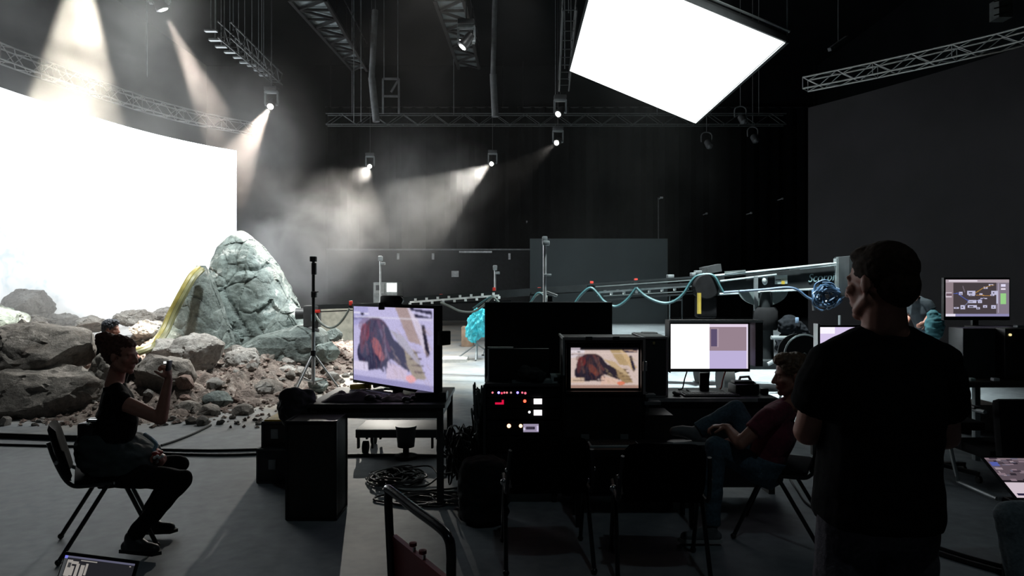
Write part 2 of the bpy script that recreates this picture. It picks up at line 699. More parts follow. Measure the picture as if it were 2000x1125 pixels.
TRUSSM = mat('truss_aluminium', (.42, .43, .43), .4, .6, .1)
tp = [(-13.2, 13.2), (-13.75, 16.2), (-13.72, 18.3), (-13.1, 21.7), (-12.45, 23.9), (-11.55, 25.7), (-10.15, 27.3)]
tpath = resample(spline([Vector((x, y, 7.78)) for x, y in tp], 8), .42)
truss('curved_truss', 'long curved aluminium truss hanging just above the glowing screen wall', tpath, -.4, .42, .028, .42, TRUSSM)
tpr = [(8.35, 19.6), (9.6, 18.4), (10.8, 17.1), (11.85, 15.8), (12.7, 14.0), (13.2, 12.0)]
tpath2 = resample(spline([Vector((x, y, 7.35)) for x, y in tpr], 8), .45)
truss('curved_truss', 'dim curved aluminium truss hanging above the unlit screen wall', tpath2, -.4, .32, .026, .45, TRUSSM)

# ------------------------------------------------------------ tilted overhead light panel
YN, YFAR = 12.1, 18.0
pc = [P(1137, -65, YN), P(1505, 92, YN), P(1358.5, 241, YFAR), P(1113, 138.5, YFAR)]
pc[1] = Vector((pc[1].x, YN, pc[1].z))
# make it an exact rectangle: width vector from the far edge, length straight ahead
wv = pc[2] - pc[3]
lv = Vector((0, YN - YFAR, 0))
c0 = pc[3]
rect = [c0, c0 + wv, c0 + wv + lv, c0 + lv]
nrm = wv.cross(lv).normalized()
if nrm.z > 0:
    nrm = -nrm
lp = thing('overhead_light_panel', 'huge tilted glowing white panel hung from the dark ceiling', 'light panel', tuple((rect[0] + rect[2]) / 2))
PANELM = mat('panel_glow', (.8, .8, .8), .5, emit=(.93, 1.0, .985), estr=PANEL_STRENGTH, var=0)
MB().prism(rect, -nrm * .04).build('light_surface', PANELM, lp, smooth=False)
fb = MB()
back = [p - nrm * .05 for p in rect]
fb.prism(back, -nrm * .12)
for i in range(4):
    fb.bar(rect[i] - nrm * .06, rect[(i + 1) % 4] - nrm * .06, .10, .10)
fb.build('panel_frame', BLACKM, lp)
for k, p in enumerate(rect):
    MB().tube([p - nrm * .1, Vector((p.x, p.y, ZC))], .012, 6).build('steel_rope', GREYM, lp)
# a grid of ribs on the back of the panel
rb = MB()
for k in range(9):
    a = rect[0].lerp(rect[3], k / 8) - nrm * .22
    c = rect[1].lerp(rect[2], k / 8) - nrm * .22
    rb.tube([a, c], .025, 6)
rb.build('back_grid', TRUSSM, lp)
# ------------------------------------------------------------ rocks
def rock_material(name, c1, c2, c3, scale=1.2, vein=(.55, .58, .56), veinw=.035, bump=.8):
    m = bpy.data.materials.new(name)
    m.use_nodes = True
    nt = m.node_tree
    b = nt.nodes['Principled BSDF']
    b.inputs['Roughness'].default_value = .82
    b.inputs['Specular IOR Level'].default_value = .3
    tc = nt.nodes.new('ShaderNodeTexCoord')
    n1 = nt.nodes.new('ShaderNodeTexNoise')
    n1.inputs['Scale'].default_value = scale
    n1.inputs['Detail'].default_value = 8
    n1.inputs['Roughness'].default_value = .65
    n1.inputs['Distortion'].default_value = .6
    n2 = nt.nodes.new('ShaderNodeTexNoise')
    n2.inputs['Scale'].default_value = scale * 9
    n2.inputs['Detail'].default_value = 8
    n2.inputs['Roughness'].default_value = .7
    v = nt.nodes.new('ShaderNodeTexVoronoi')
    v.feature = 'DISTANCE_TO_EDGE'
    v.inputs['Scale'].default_value = scale * .9
    wp = nt.nodes.new('ShaderNodeVectorMath')
    wp.operation = 'MULTIPLY_ADD'
    nt.links.new(n2.outputs['Color'], wp.inputs[0])
    wp.inputs[1].default_value = (.35, .35, .35)
    nt.links.new(tc.outputs['Object'], wp.inputs[2])
    for n in (n1, n2):
        nt.links.new(tc.outputs['Object'], n.inputs['Vector'])
    nt.links.new(wp.outputs[0], v.inputs['Vector'])
    rp = nt.nodes.new('ShaderNodeValToRGB')
    e = rp.color_ramp.elements
    e[0].position, e[0].color = .32, (*c1, 1)
    e[1].position, e[1].color = .68, (*c3, 1)
    k = e.new(.5)
    k.color = (*c2, 1)
    nt.links.new(n1.outputs['Fac'], rp.inputs['Fac'])
    mx = nt.nodes.new('ShaderNodeMix')
    mx.data_type = 'RGBA'
    mx.blend_type = 'MULTIPLY'
    mx.inputs['Factor'].default_value = .75
    r2 = nt.nodes.new('ShaderNodeValToRGB')
    r2.color_ramp.elements[0].position, r2.color_ramp.elements[0].color = .35, (.45, .45, .45, 1)
    r2.color_ramp.elements[1].position, r2.color_ramp.elements[1].color = .65, (1.25, 1.25, 1.25, 1)
    nt.links.new(n2.outputs['Fac'], r2.inputs['Fac'])
    nt.links.new(rp.outputs['Color'], mx.inputs['A'])
    nt.links.new(r2.outputs['Color'], mx.inputs['B'])
    # pale mineral veins and dark cracks along cell borders
    vr = nt.nodes.new('ShaderNodeMapRange')
    vr.inputs['From Min'].default_value = veinw
    vr.inputs['From Max'].default_value = veinw * .35
    nt.links.new(v.outputs['Distance'], vr.inputs['Value'])
    vm = nt.nodes.new('ShaderNodeMath')
    vm.operation = 'MULTIPLY'
    nt.links.new(vr.outputs[0], vm.inputs[0])
    n3 = nt.nodes.new('ShaderNodeMapRange')
    n3.inputs['From Min'].default_value = .48
    n3.inputs['From Max'].default_value = .56
    nt.links.new(n1.outputs['Fac'], n3.inputs['Value'])
    nt.links.new(n3.outputs[0], vm.inputs[1])
    m2 = nt.nodes.new('ShaderNodeMix')
    m2.data_type = 'RGBA'
    nt.links.new(vm.outputs[0], m2.inputs['Factor'])
    nt.links.new(mx.outputs['Result'], m2.inputs['A'])
    m2.inputs['B'].default_value = (*vein, 1)
    nt.links.new(m2.outputs['Result'], b.inputs['Base Color'])
    bp = nt.nodes.new('ShaderNodeBump')
    bp.inputs['Strength'].default_value = bump
    bp.inputs['Distance'].default_value = .06
    bs = nt.nodes.new('ShaderNodeMath')
    bs.operation = 'MULTIPLY_ADD'
    nt.links.new(n1.outputs['Fac'], bs.inputs[0])
    bs.inputs[1].default_value = 1.2
    nt.links.new(n2.outputs['Fac'], bs.inputs[2])
    nt.links.new(bs.outputs[0], bp.inputs['Height'])
    nt.links.new(bp.outputs['Normal'], b.inputs['Normal'])
    return m


ROCKG = rock_material('grey_green_rock', (.13, .155, .145), (.20, .245, .235), (.30, .35, .335), .9)
ROCKD = rock_material('dark_slate_rock', (.09, .11, .11), (.15, .18, .17), (.22, .25, .24), 1.1, vein=(.34, .38, .37))
ROCKB = rock_material('brown_grey_rock', (.15, .12, .10), (.22, .20, .18), (.32, .29, .26), 1.6, vein=(.4, .36, .33), veinw=.015)
ROCKR = rock_material('reddish_rock', (.17, .11, .09), (.30, .20, .17), (.42, .33, .29), 2.2, vein=(.5, .42, .38), veinw=.02)
ROCKP = rock_material('pale_rock', (.24, .22, .20), (.36, .34, .32), (.50, .49, .47), 2.0, vein=(.6, .58, .55), veinw=.015)
RUBM = rock_material('rubble_earth', (.15, .115, .10), (.30, .24, .21), (.48, .42, .38), 3.2, vein=(.5, .42, .36), veinw=.05, bump=1.0)


def facet(p, s, seed):
    """Ridged, cellular displacement in metres for a point."""
    q = p * s + Vector((seed, seed * .7, -seed))
    c = noise.voronoi(q, distance_metric='DISTANCE', exponent=2.5)[0]
    return (c[1] - c[0]) - .35


def blocks(p, s, seed):
    """Piecewise-flat tilted blocks with sharp steps between them."""
    q = p * s + Vector((seed * 1.3, -seed, seed * .7))
    d, pts = noise.voronoi(q, distance_metric='DISTANCE', exponent=2.5)
    h = noise.cell_vector(pts[0] * 17.31)
    h = Vector((h.x - .5, h.y - .5, h.z - .5)) * 2
    crack = min(1.0, (d[1] - d[0]) / .09)
    return (q - pts[0]).dot(h) * .9 + h.x * .35 - .35 * (1 - crack)


def profile_rock(name, label, m, prof, yc, dr, seed, amp=.12, nphi=220, nz=190, power=3.0, yshift=0.0, lean=0.0):
    """A standing stone from its outline: prof = [(z, x_left, x_right, half_depth), ...]."""
    prof = sorted(prof)
    zs = [p[0] for p in prof]

    def ev(z, k):
        return float(np.interp(z, zs, [p[k] for p in prof]))
    z0, z1 = zs[0], zs[-1]
    vs, fs = [], []
    for j in range(nz + 1):
        f = j / nz
        z = z0 + (z1 - z0) * f
        xl, xr, dp = ev(z, 1), ev(z, 2), ev(z, 3)
        cx, hx = (xl + xr) / 2, (xr - xl) / 2
        for i in range(nphi):
            t = 2 * PI * i / nphi
            c, s = math.cos(t), math.sin(t)
            k = (abs(c) ** power + abs(s) ** power) ** (-1 / power)
            p = Vector((cx + c * k * hx, yc + lean * (z - z0) + s * k * dp * dr, z))
            n = Vector((c, s, .15)).normalized()
            side = abs(s)
            w_ = p + Vector((noise.noise(p * 1.7), noise.noise(p * 1.7 + Vector((9, 0, 0))), noise.noise(p * 1.7 + Vector((0, 9, 0))))) * .18
            w_.z *= .7
            d = blocks(w_, .85, seed) * amp * .75 + blocks(w_, 2.4, seed + 9) * amp * .30 + noise.fractal(p * 4.0, 1.0, 2.0, 6) * amp * .16
            ed = .35 + .65 * side
            vs.append(p + n * (d - amp * .25) * ed * min(1, .15 + hx * 1.2))
    for j in range(nz):
        for i in range(nphi):
            i2 = (i + 1) % nphi
            fs.append((j * nphi + i, j * nphi + i2, (j + 1) * nphi + i2, (j + 1) * nphi + i))
    fs.append(tuple(range(nphi))[::-1])
    fs.append(tuple(nz * nphi + i for i in range(nphi)))
    o = MB().add(vs, fs).build(name, m, sharp=28)
    if label:
        tag(o, label, 'rock')
    return o


def boulder(name, label, m, c, r, seed, amp=.14, sub=5, rotz=0., flat=None, group=None, square=.0, tilt=0.):
    """Angular stone: an icosphere cut by random planes, then roughened."""
    bm = bmesh.new()
    bmesh.ops.create_icosphere(bm, subdivisions=sub, radius=1.0)
    rnd = random.Random(seed)
    planes = []
    for k in range(16):
        n = Vector((rnd.gauss(0, 1), rnd.gauss(0, 1), rnd.gauss(0, .8))).normalized()
        planes.append((n, rnd.uniform(.66, .93)))
    Rz = Matrix.Rotation(rotz, 3, 'Z') @ Matrix.Rotation(tilt, 3, 'Y')
    c = Vector(c)
    r = Vector(r)
    mr = min(r)
    for v in bm.verts:
        p = v.co.copy()
        for n, d in planes:
            e = p.dot(n) - d
            if e > 0:
                p -= n * e
        q = Vector((p.x * r.x, p.y * r.y, p.z * r.z))
        nn = v.co.normalized()
        q += nn * (blocks(q + c, 1.3 / max(.3, mr), seed) * amp * mr * .9 + noise.fractal((q + c) * (3.2 / max(.25, mr)), 1.0, 2.0, 5) * amp * mr * .45)
        q = Rz @ q
        if flat is not None and q.z < flat:
            q.z = flat + (q.z - flat) * .15
        v.co = c + q
    b = MB()
    bm.verts.index_update()
    b.add([v.co for v in bm.verts], [tuple(v.index for v in f.verts) for f in bm.faces])
    bm.free()
    o = b.build(name, m, sharp=30)
    if label:
        tag(o, label, 'rock', group)
    return o


def zpx(py, Y):
    return CAMZ - (py - 562.5) / F * Y


def xpx(px, Y):
    return (px - 1000) / F * Y


# the tall standing stone
Yt = 14.2
outl = [(730, 322, 592, 1.0), (700, 305, 590, 1.05), (665, 300, 578, 1.05), (640, 318, 572, 1.0), (610, 340, 563, 1.0), (585, 352, 552, .95), (555, 366, 536, .9),
        (530, 384, 524, .85), (512, 393, 513, .8), (495, 401, 503, .72), (480, 406, 491, .62), (468, 415, 484, .45), (458, 425, 472, .3), (450, 435, 461, .16), (446, 442, 453, .06)]
profile_rock('standing_rock', 'tall grey-green pointed standing rock rising beside the glowing wall', ROCKG,
             [(zpx(a, Yt), xpx(b, Yt), xpx(c, Yt), d) for a, b, c, d in outl], Yt + .6, 1.0, 4.2, amp=.26, power=2.6)
Ys = 13.3
outl = [(735, 315, 440, .5), (690, 305, 450, .5), (660, 303, 446, .5), (630, 322, 436, .48), (600, 340, 427, .42), (570, 356, 418, .36), (548, 368, 410, .28), (532, 374, 402, .2), (518, 380, 396, .1)]
profile_rock('leaning_slab_rock', 'brownish slab leaning against the left side of the tall rock', ROCKD,
             [(zpx(a, Ys), xpx(b, Ys), xpx(c, Ys), d) for a, b, c, d in outl], Ys + .1, 1.0, 1.7, amp=.14, power=3.2)
Ys = 13.0
outl = [(728, 470, 600, .6), (700, 462, 636, .75), (675, 470, 640, .75), (655, 500, 634, .7), (644, 545, 622, .5), (636, 575, 606, .25)]
profile_rock('low_slab_rock', 'broad dark slab at the right foot of the tall rock', ROCKD,
             [(zpx(a, Ys), xpx(b, Ys), xpx(c, Ys), d) for a, b, c, d in outl], Ys + .2, 1.0, 7.7, amp=.13, power=3.0)
Ys = 13.6
outl = [(700, 520, 606, .5), (650, 512, 608, .5), (625, 530, 592, .45), (607, 545, 580, .35), (594, 552, 566, .15)]
profile_rock('wedge_rock', 'grey wedge rock on the right flank of the tall rock', ROCKG,
             [(zpx(a, Ys), xpx(b, Ys), xpx(c, Ys), d) for a, b, c, d in outl], Ys + .2, 1.0, 3.1, amp=.12, power=3.0)


def bo(label, m, x0, x1, y0, y1, Y, seed, dep=None, **k):
    """Boulder from its extents in the picture at distance Y."""
    xl, xr = xpx(x0, Y), xpx(x1, Y)
    zt, zb = zpx(y0, Y), zpx(y1, Y)
    hx, hz = (xr - xl) / 2, (zt - zb) / 2
    return boulder('boulder', label, m, ((xl + xr) / 2, Y, (zt + zb) / 2), (hx * 1.08, dep or hx * .7, hz * 1.1), seed, **k)


bo('large brown boulder lying left of the seated woman, upper of two', ROCKB, -45, 206, 634, 735, 9.6, 11, dep=.9, amp=.10, tilt=.05)
bo('long dark boulder on the floor under the large brown boulder', ROCKB, -80, 216, 722, 832, 8.9, 23, dep=.75, amp=.12)
bo('brown rounded boulder at the level of the woman\'s raised hand', ROCKB, 262, 376, 690, 775, 9.6, 31, dep=.5, amp=.1)
bo('pale-topped boulder in front of the leaning slab', ROCKP, 330, 438, 654, 730, 11.3, 45, dep=.5, amp=.12)
bo('low pale stone just behind the woman\'s face', ROCKP, 285, 352, 663, 700, 11.8, 52, dep=.45)
bo('pale split boulder sloping below the tall rock', ROCKP, 434, 508, 676, 742, 11.9, 61, dep=.4, amp=.16, tilt=.45)
bo('dark pointed rock at the misty left edge of the set', ROCKD, -50, 38, 596, 655, 13.0, 72, dep=.7, amp=.14)
bo('misty grey peak-like rock standing far back before the screen', ROCKP, 20, 92, 562, 640, 16.2, 84, dep=.7, amp=.16)  # pale rock colour stands in for the mist over this rock
bo('tan stone wedged between the two long boulders', ROCKB, 176, 238, 697, 768, 9.2, 95, dep=.3)
bo('grey rock behind the tripod legs', ROCKG, 618, 662, 668, 705, 12.6, 105, dep=.3)
bo('small dark rock on the bright ground right of the low slab', ROCKD, 636, 668, 640, 668, 13.6, 112, dep=.25)
bo('pink-brown stone at the front edge of the rubble', ROCKB, 382, 428, 791, 826, 8.7, 121, dep=.22)
bo('red-brown angular stone in the middle of the rubble', ROCKB, 498, 552, 742, 776, 10.2, 133, dep=.3)
bo('dark red-brown stone near the rubble tip', ROCKB, 455, 498, 790, 822, 8.8, 140, dep=.2)
bo('brown low stone at the left foot of the rubble', ROCKB, 334, 400, 783, 826, 8.9, 151, dep=.3)
bo('grey flat stone beside the tripod foot', ROCKG, 600, 642, 735, 765, 10.6, 163, dep=.25)
bo('brown rock beside the crane head on the ground', ROCKB, 580, 606, 618, 642, 18.0, 171, dep=.3)
bo('grey-green stone in the rubble under the forearm', ROCKD, 395, 450, 765, 800, 9.3, 182, dep=.25)

for k, (lb, a) in enumerate([('pale low rock before the screen, right of the misty peak-like rock', (88, 150, 612, 640, 16.5)), ('pale jagged rock before the screen, above the crouching person', (146, 212, 618, 648, 15.5)),
                             ('pale tan rock before the screen, right of the crouching person', (228, 300, 606, 640, 16.0)), ('pale flat rock before the screen, beside the yellow hose', (262, 330, 628, 664, 14.5)),
                             ('small grey rock before the screen, touching the hoses', (300, 345, 600, 640, 16.8)), ('greenish misty rock at the foot of the peak-like rock', (20, 84, 612, 650, 15.2))]):
    bo(lb, ROCKP, *a, 500 + k * 7, dep=.5, amp=.25)
bo('red-brown rock in the rubble right of the woman\'s elbow', ROCKR, 345, 402, 738, 772, 10.4, 611, dep=.3, amp=.2)
bo('jagged reddish rock at the centre of the rubble', ROCKR, 418, 470, 740, 770, 10.6, 623, dep=.3, amp=.25)
bo('pale small boulder left of the tripod', ROCKP, 540, 582, 712, 738, 11.6, 634, dep=.25, amp=.2)
bo('tan small boulder behind the tripod', ROCKP, 575, 612, 716, 744, 11.4, 645, dep=.22, amp=.2)

# ground mound of earth and fine rubble (uncountable)
def ground_h(x, y):
    # distance weight inside the set area
    def s(a, b, t):
        t = max(0, min(1, (t - a) / (b - a)))
        return t * t * (3 - 2 * t)
    edge_front = 7.85 + .35 * math.sin(x * 1.7) + .5 * noise.noise(Vector((x * .8, 2.2, 0)))
    right_edge = -2.7 + .6 * noise.noise(Vector((y * .6, 7.1, 0)))
    w = s(edge_front, edge_front + 1.6, y) * s(right_edge, right_edge - 1.6, x)
    w *= 1 - .55 * s(15, 19, y)
    h = .16 + .20 * s(9, 12, y) + .16 * noise.fractal(Vector((x * .7, y * .7, 0)), 1, 2, 4)
    h += .15 * noise.fractal(Vector((x * 4, y * 4, 3)), 1, 2, 4) + .13 * facet(Vector((x, y, 0)), 4, 2) + .05 * facet(Vector((x, y, 0)), 11, 4)
    return w * h - .02


def mound():
    nx, ny = 300, 300
    x0, x1, y0, y1 = -13.0, -.6, 7.4, 21.0
    vs, fs = [], []
    for j in range(ny + 1):
        for i in range(nx + 1):
            x, y = x0 + (x1 - x0) * i / nx, y0 + (y1 - y0) * (j / ny) ** 1.3
            vs.append((x, y, ground_h(x, y)))
    for j in range(ny):
        for i in range(nx):
            a = j * (nx + 1) + i
            fs.append((a, a + 1, a + nx + 2, a + nx + 1))
    o = MB().add(vs, fs).build('rubble_mound', RUBM)
    tag(o, 'spread of brown and grey rubble and earth around the rocks', 'rubble', kind='stuff')


mound()
rs = random.Random(77)
protos = []
cnt = 0
for k in range(300):
    t = rs.random()
    y = 8.0 + 7.0 * rs.random() ** 1.3
    x = rs.uniform(-8.2, -2.9)
    h = ground_h(x, y)
    if h < -.01:
        h = 0.0
    if x < -6 and y < 10.5 and rs.random() < .6:
        continue
    s = rs.uniform(.035, .10) * (1 if rs.random() < .75 else 2.0) * (.6 if y < 9 else 1)
    if len(protos) < 12:
        o = boulder('loose_stone', None, (ROCKB, ROCKP, ROCKR, ROCKR, ROCKP)[len(protos) % 5], (0, 0, 0), (1, .8, .62), 300 + k, amp=.3, sub=2)
        o['label'] = 'small angular stone lying loose in the rubble around the rocks'
        o['category'] = 'stone'
        o['group'] = 'loose stones strewn over the rubble'
        protos.append(o)
    else:
        o = protos[rs.randrange(len(protos))].copy()
        COL.objects.link(o)
    o.location = (x, y, h + s * .3)
    o.scale = (s, s, s)
    o.rotation_euler = (rs.uniform(-.4, .4), rs.uniform(-.4, .4), rs.uniform(0, 6))
    cnt += 1

# gravel and splinters, far too many to count
gb = MB()
rg_ = random.Random(41)
for k in range(3400):
    y = 7.9 + 8.5 * rg_.random() ** 1.25
    x = rg_.uniform(-9.5, -2.2)
    h = ground_h(x, y)
    if h < -.015 and rg_.random() < .75:
        continue
    s = rg_.uniform(.012, .045) * (1.5 if y > 11 else 1)
    c_ = Vector((x, y, max(h, 0) + s * .3))
    o6 = [Vector((s * rg_.uniform(.6, 1.4), 0, rg_.uniform(-.3, .3) * s)), Vector((0, s * rg_.uniform(.6, 1.4), 0)), Vector((-s * rg_.uniform(.6, 1.4), 0, rg_.uniform(-.3, .3) * s)), Vector((0, -s * rg_.uniform(.6, 1.4), 0))]
    a_ = rg_.uniform(0, 3)
    Rz_ = Matrix.Rotation(a_, 3, 'Z')
    pts6 = [c_ + Rz_ @ q for q in o6] + [c_ + Rz_ @ Vector((rg_.uniform(-.3, .3) * s, rg_.uniform(-.3, .3) * s, s * rg_.uniform(.5, .95))), c_ - Vector((0, 0, s * .6))]
    gb.add(pts6, [(0, 1, 4), (1, 2, 4), (2, 3, 4), (3, 0, 4), (1, 0, 5), (2, 1, 5), (3, 2, 5), (0, 3, 5)])
gv = gb.build('gravel', rock_material('gravel_mix', (.10, .075, .065), (.30, .22, .19), (.62, .56, .50), 7.0, vein=(.6, .5, .45), veinw=.02), smooth=False)
tag(gv, 'loose gravel and stone splinters over the rubble', 'gravel', kind='stuff')

# the two hoses lying over the rock
YEL = mat('yellow_green_hose', (.26, .22, .05), .5)
OLV = mat('olive_hose', (.16, .16, .07), .5)
for dx, mm, lb in ((0, YEL, 'yellow hose draped down the left side of the leaning slab'), (9, OLV, 'olive green hose running beside the yellow hose')):
    pp = [(388, 524, 13.0), (372, 540, 12.6), (352, 575, 12.4), (333, 612, 12.3), (318, 645, 12.1), (300, 668, 11.7), (275, 682, 11.2), (240, 692, 11.0)]
    pts = spline([P(a + dx * .7, b + dx * .35, Y) for a, b, Y in pp], 8)
    tag(MB().tube(pts, .055, 8).build('hose', mm), lb, 'hose')
# ------------------------------------------------------------ ceiling rig
def moving_head(pos, aim, label):
    pos, aim = Vector(pos), Vector(aim)
    d = (aim - pos).normalized()
    topz = pos.z + .62
    t = thing('moving_head_lamp', label, 'lamp', (pos.x, pos.y, topz))
    c = pos - d * .16
    q = d.to_track_quat('Z', 'Y').to_matrix()
    b = MB().lathe(pos - d * .38, [(.06, 0), (.12, .02), (.13, .12), (.12, .24), (.135, .30), (.135, .375), (.11, .38)], 20, d)
    b.build('lamp_head', BLACKM, t)
    MB().lathe(pos, [(.001, .0), (.085, .004), (.09, .0), (.09, -.02)], 20, d).build('lens', LENSM, t)
    s = Vector((1, 0, 0))
    y = MB()
    for k in (-1, 1):
        y.bar(c + s * .19 * k, Vector((c.x + .19 * k, c.y, topz - .14)), .05, .09)
        y.cone(c + s * .13 * k, c + s * .2 * k, .05, .05, 12)
    y.box((c.x, c.y, topz - .15), (.42, .16, .07), None, .02)
    y.build('yoke', GREYM, t)
    MB().box((c.x, c.y, topz - .05), (.4, .3, .13), None, .03).tube([(c.x, c.y, topz - .02), (c.x, c.y, ZC)], .014, 6).build('lamp_base', DARK, t)
    return t


LENSM = mat('lamp_lens', (1, 1, 1), .2, emit=(1, .98, .93), estr=40, var=0)
LAB = ['moving head lamp of the widest beam, at the top left', 'moving head lamp with the small pinkish beam above the curved truss',
       'moving head lamp at the end of the curved truss with a warm beam', 'moving head lamp with a short bright beam over the smoke cloud',
       'moving head lamp with the long sharp-edged beam', 'moving head lamp under the second lattice walkway', 'upper of the two stacked moving head lamps',
       'lower of the two stacked moving head lamps, with faint beam']
for (pos, aim, w, h, cl), lb in zip(LAMPS, LAB):
    moving_head(pos, aim, lb)


# horizontal ladder truss along the back, with hangers
def line_truss(label, a, b, hgt, m, step=.6, name='straight_truss', rc=.024):
    t = thing(name, label, 'truss', tuple(a))
    a, b = Vector(a), Vector(b)
    n = int((b - a).length / step)
    s = Vector((0, 0, hgt))
    w = (b - a).normalized().cross(Vector((0, 0, 1))).normalized() * .3
    for o in (Vector((0, 0, 0)), s, w, w + s):
        MB().tube([a + o, b + o], rc, 6).build('chord', m, t)
    wb = MB()
    for i in range(n):
        p, q = a.lerp(b, i / n), a.lerp(b, (i + 1) / n)
        for o in (Vector((0, 0, 0)), w):
            wb.tube([p + o + (s if i % 2 else s * 0), q + o + (s * 0 if i % 2 else s)], rc * .55, 4)
        wb.tube([p, p + w], rc * .5, 4)
    wb.build('web', m, t)
    hg = MB()
    k = 0
    L = (b - a).length
    while k * 4 + 1 < L:
        p = a + (b - a).normalized() * (k * 4 + 1) + w * .5 + s
        hg.tube([p, Vector((p.x, p.y, ZC))], .012, 5)
        k += 1
    hg.build('hanging_rope', GREYM, t)
    return t


DIMT = mat('dark_truss_paint', (.035, .04, .042), .6, .2)
line_truss('long dark truss spanning the back of the hall below the overhead panel', P(640, 246, 27), P(1530, 246, 27), .42, DIMT)
line_truss('short dark truss running forward at the upper left of the middle', P(425, 72, 17), P(535, 165, 25), .4, DIMT)
line_truss('dark truss reaching away at the left side of the overhead panel', P(1100, 20, 15), P(1092, 178, 21), .35, DIMT)

# lattice walkways high up, seen from below
WALKM = mat('grey_walkway_sheet', (.16, .19, .2), .6, .2)
def walkway(label, A, B, wa, wb_, n):
    """A, B: near and far centre points; widths."""
    A, B = Vector(A), Vector(B)
    t = thing('lattice_walkway', label, 'walkway', tuple(A))
    d = (B - A).normalized()
    s = d.cross(Vector((0, 0, 1))).normalized()
    q = [A - s * wa / 2, A + s * wa / 2, B + s * wb_ / 2, B - s * wb_ / 2]
    MB().prism(q, (0, 0, .05)).build('deck_sheet', WALKM, t, smooth=False)
    b = MB()
    lo = Vector((0, 0, -.08))
    for i in range(n):
        l0, r0 = q[0].lerp(q[3], i / n) + lo, q[1].lerp(q[2], i / n) + lo
        l1, r1 = q[0].lerp(q[3], (i + 1) / n) + lo, q[1].lerp(q[2], (i + 1) / n) + lo
        b.bar(l0, r0, .07, .07)
        b.bar(l0 if i % 2 else r0, r1 if i % 2 else l1, .07, .07)
    b.bar(q[0] + lo, q[3] + lo, .1, .1)
    b.bar(q[1] + lo, q[2] + lo, .1, .1)
    b.build('lattice', BLACKM, t)
    g = MB()
    for k in (0, 1):
        p = (q[0] if k else q[1])
        r = (q[3] if k else q[2])
        g.tube([p + Vector((0, 0, 1.0)), r + Vector((0, 0, 1.0))], .025, 5)
        for i in range(0, n + 1, 2):
            e = p.lerp(r, i / n)
            g.tube([e, e + Vector((0, 0, 1.0))], .02, 5)
    g.build('guard_rail', BLACKM, t)
    g = MB()
    for e in (A, B):
        MB().tube([e, Vector((e.x, e.y, ZC))], .02, 5).build('hanging_rod', BLACKM, t)


walkway('lattice walkway high above, left of the middle', P(600, -6, 20), P(703, 134, 27), 1.05, .55, 9)
walkway('lattice walkway high above, with a lamp under its middle', P(877, -6, 20), P(916, 130, 27), .85, .8, 8)

# dim hanging pipes, hoists and frames
def pipe(label, a, b, r, m, name='hanging_pipe', cat='pipe'):
    tag(MB().tube([a, b], r, 10).build(name, m), label, cat)


PIPEM = mat('dull_grey_pipe', (.095, .10, .105), .7)
for (a, b, r, lb) in [((733, 20), (726, 152), .11, 'dim upright duct pipe hanging near the first lattice walkway, upper length'),
                      ((726, 152), (735, 238), .13, 'paler slanted pipe length meeting the long dark truss'),
                      ((967, -10), (963, 145), .1, 'dim upright pipe left of the overhead panel, upper length'),
                      ((963, 145), (967, 228), .13, 'paler pipe length above the long dark truss, left of the overhead panel')]:
    q0, q1 = P(a[0], a[1], 25), P(b[0], b[1], 25)
    tag(MB().tube([q0, q1], r, 10).tube([q0, Vector((q0.x, q0.y, ZC))], .014, 5).build('hanging_pipe', PIPEM), lb, 'pipe')
t = thing('square_lattice', 'dim square lattice hung above the long dark truss', 'lattice', tuple(P(765, 220, 25.5)))
b = MB()
Y = 25.5
for a, c in (((748, 154), (779, 154)), ((748, 154), (748, 222)), ((779, 154), (779, 222)), ((764, 180), (777, 158))):
    b.bar(P(a[0], a[1], Y), P(c[0], c[1], Y), .07, .07)
b.bar(P(748, 188, Y), P(779, 188, Y), .07, .07)
b.build('frame_bars', PIPEM, t)
b = MB()
for x in (750, 777):
    b.tube([P(x, 154, Y), Vector((P(x, 154, Y).x, Y, ZC))], .012, 5)
b.build('hanging_rope', GREYM, t)
# cable staircase (links hanging in steps) at upper left
for k, (x, y) in enumerate([(412, 60), (420, 78), (432, 91), (449, 102), (466, 112), (478, 122), (492, 128), (505, 137), (515, 147)]):
    Y = 17 + k * .9
    p = P(x, y, Y)
    b = MB().box(p, (.30, .12, .05)).tube([p, p + Vector((0, 0, .25))], .02, 5).tube([p + Vector((0, 0, .25)), Vector((p.x, p.y, ZC))], .01, 4)
    tag(b.build('cable_hanger', GREYM), 'small dim cable hanger, %s in the stepped line at the upper left' % ('topmost', 'second from the top', 'third from the top', 'fourth from the top', 'in the middle', 'fourth from the bottom', 'third from the bottom', 'second from the bottom', 'lowest')[k], 'hanger', 'stepped line of cable hangers under the roof')
for (x, y0, y1, lb) in [(415, 20, 58, 'pair of hanging chains'), (437, 25, 78, 'pair')]:
    pass
for x, y1, lb in ((421, 60, 'thin chain hanging left in the pair above the cable hangers'), (438, 80, 'thin chain hanging right in the pair above the cable hangers'),
                  (287, 150, 'thin vertical rope hanging to the curved truss between two beams'), (691, 238, 'left thin rope down to the long dark truss'), (705, 238, 'right thin rope down to the long dark truss')):
    Y = 24 if x > 600 else 17
    p = P(x, y1, Y)
    tag(MB().tube([p, Vector((p.x, p.y, ZC))], .014, 5).build('hanging_chain', GREYM), lb, 'chain')
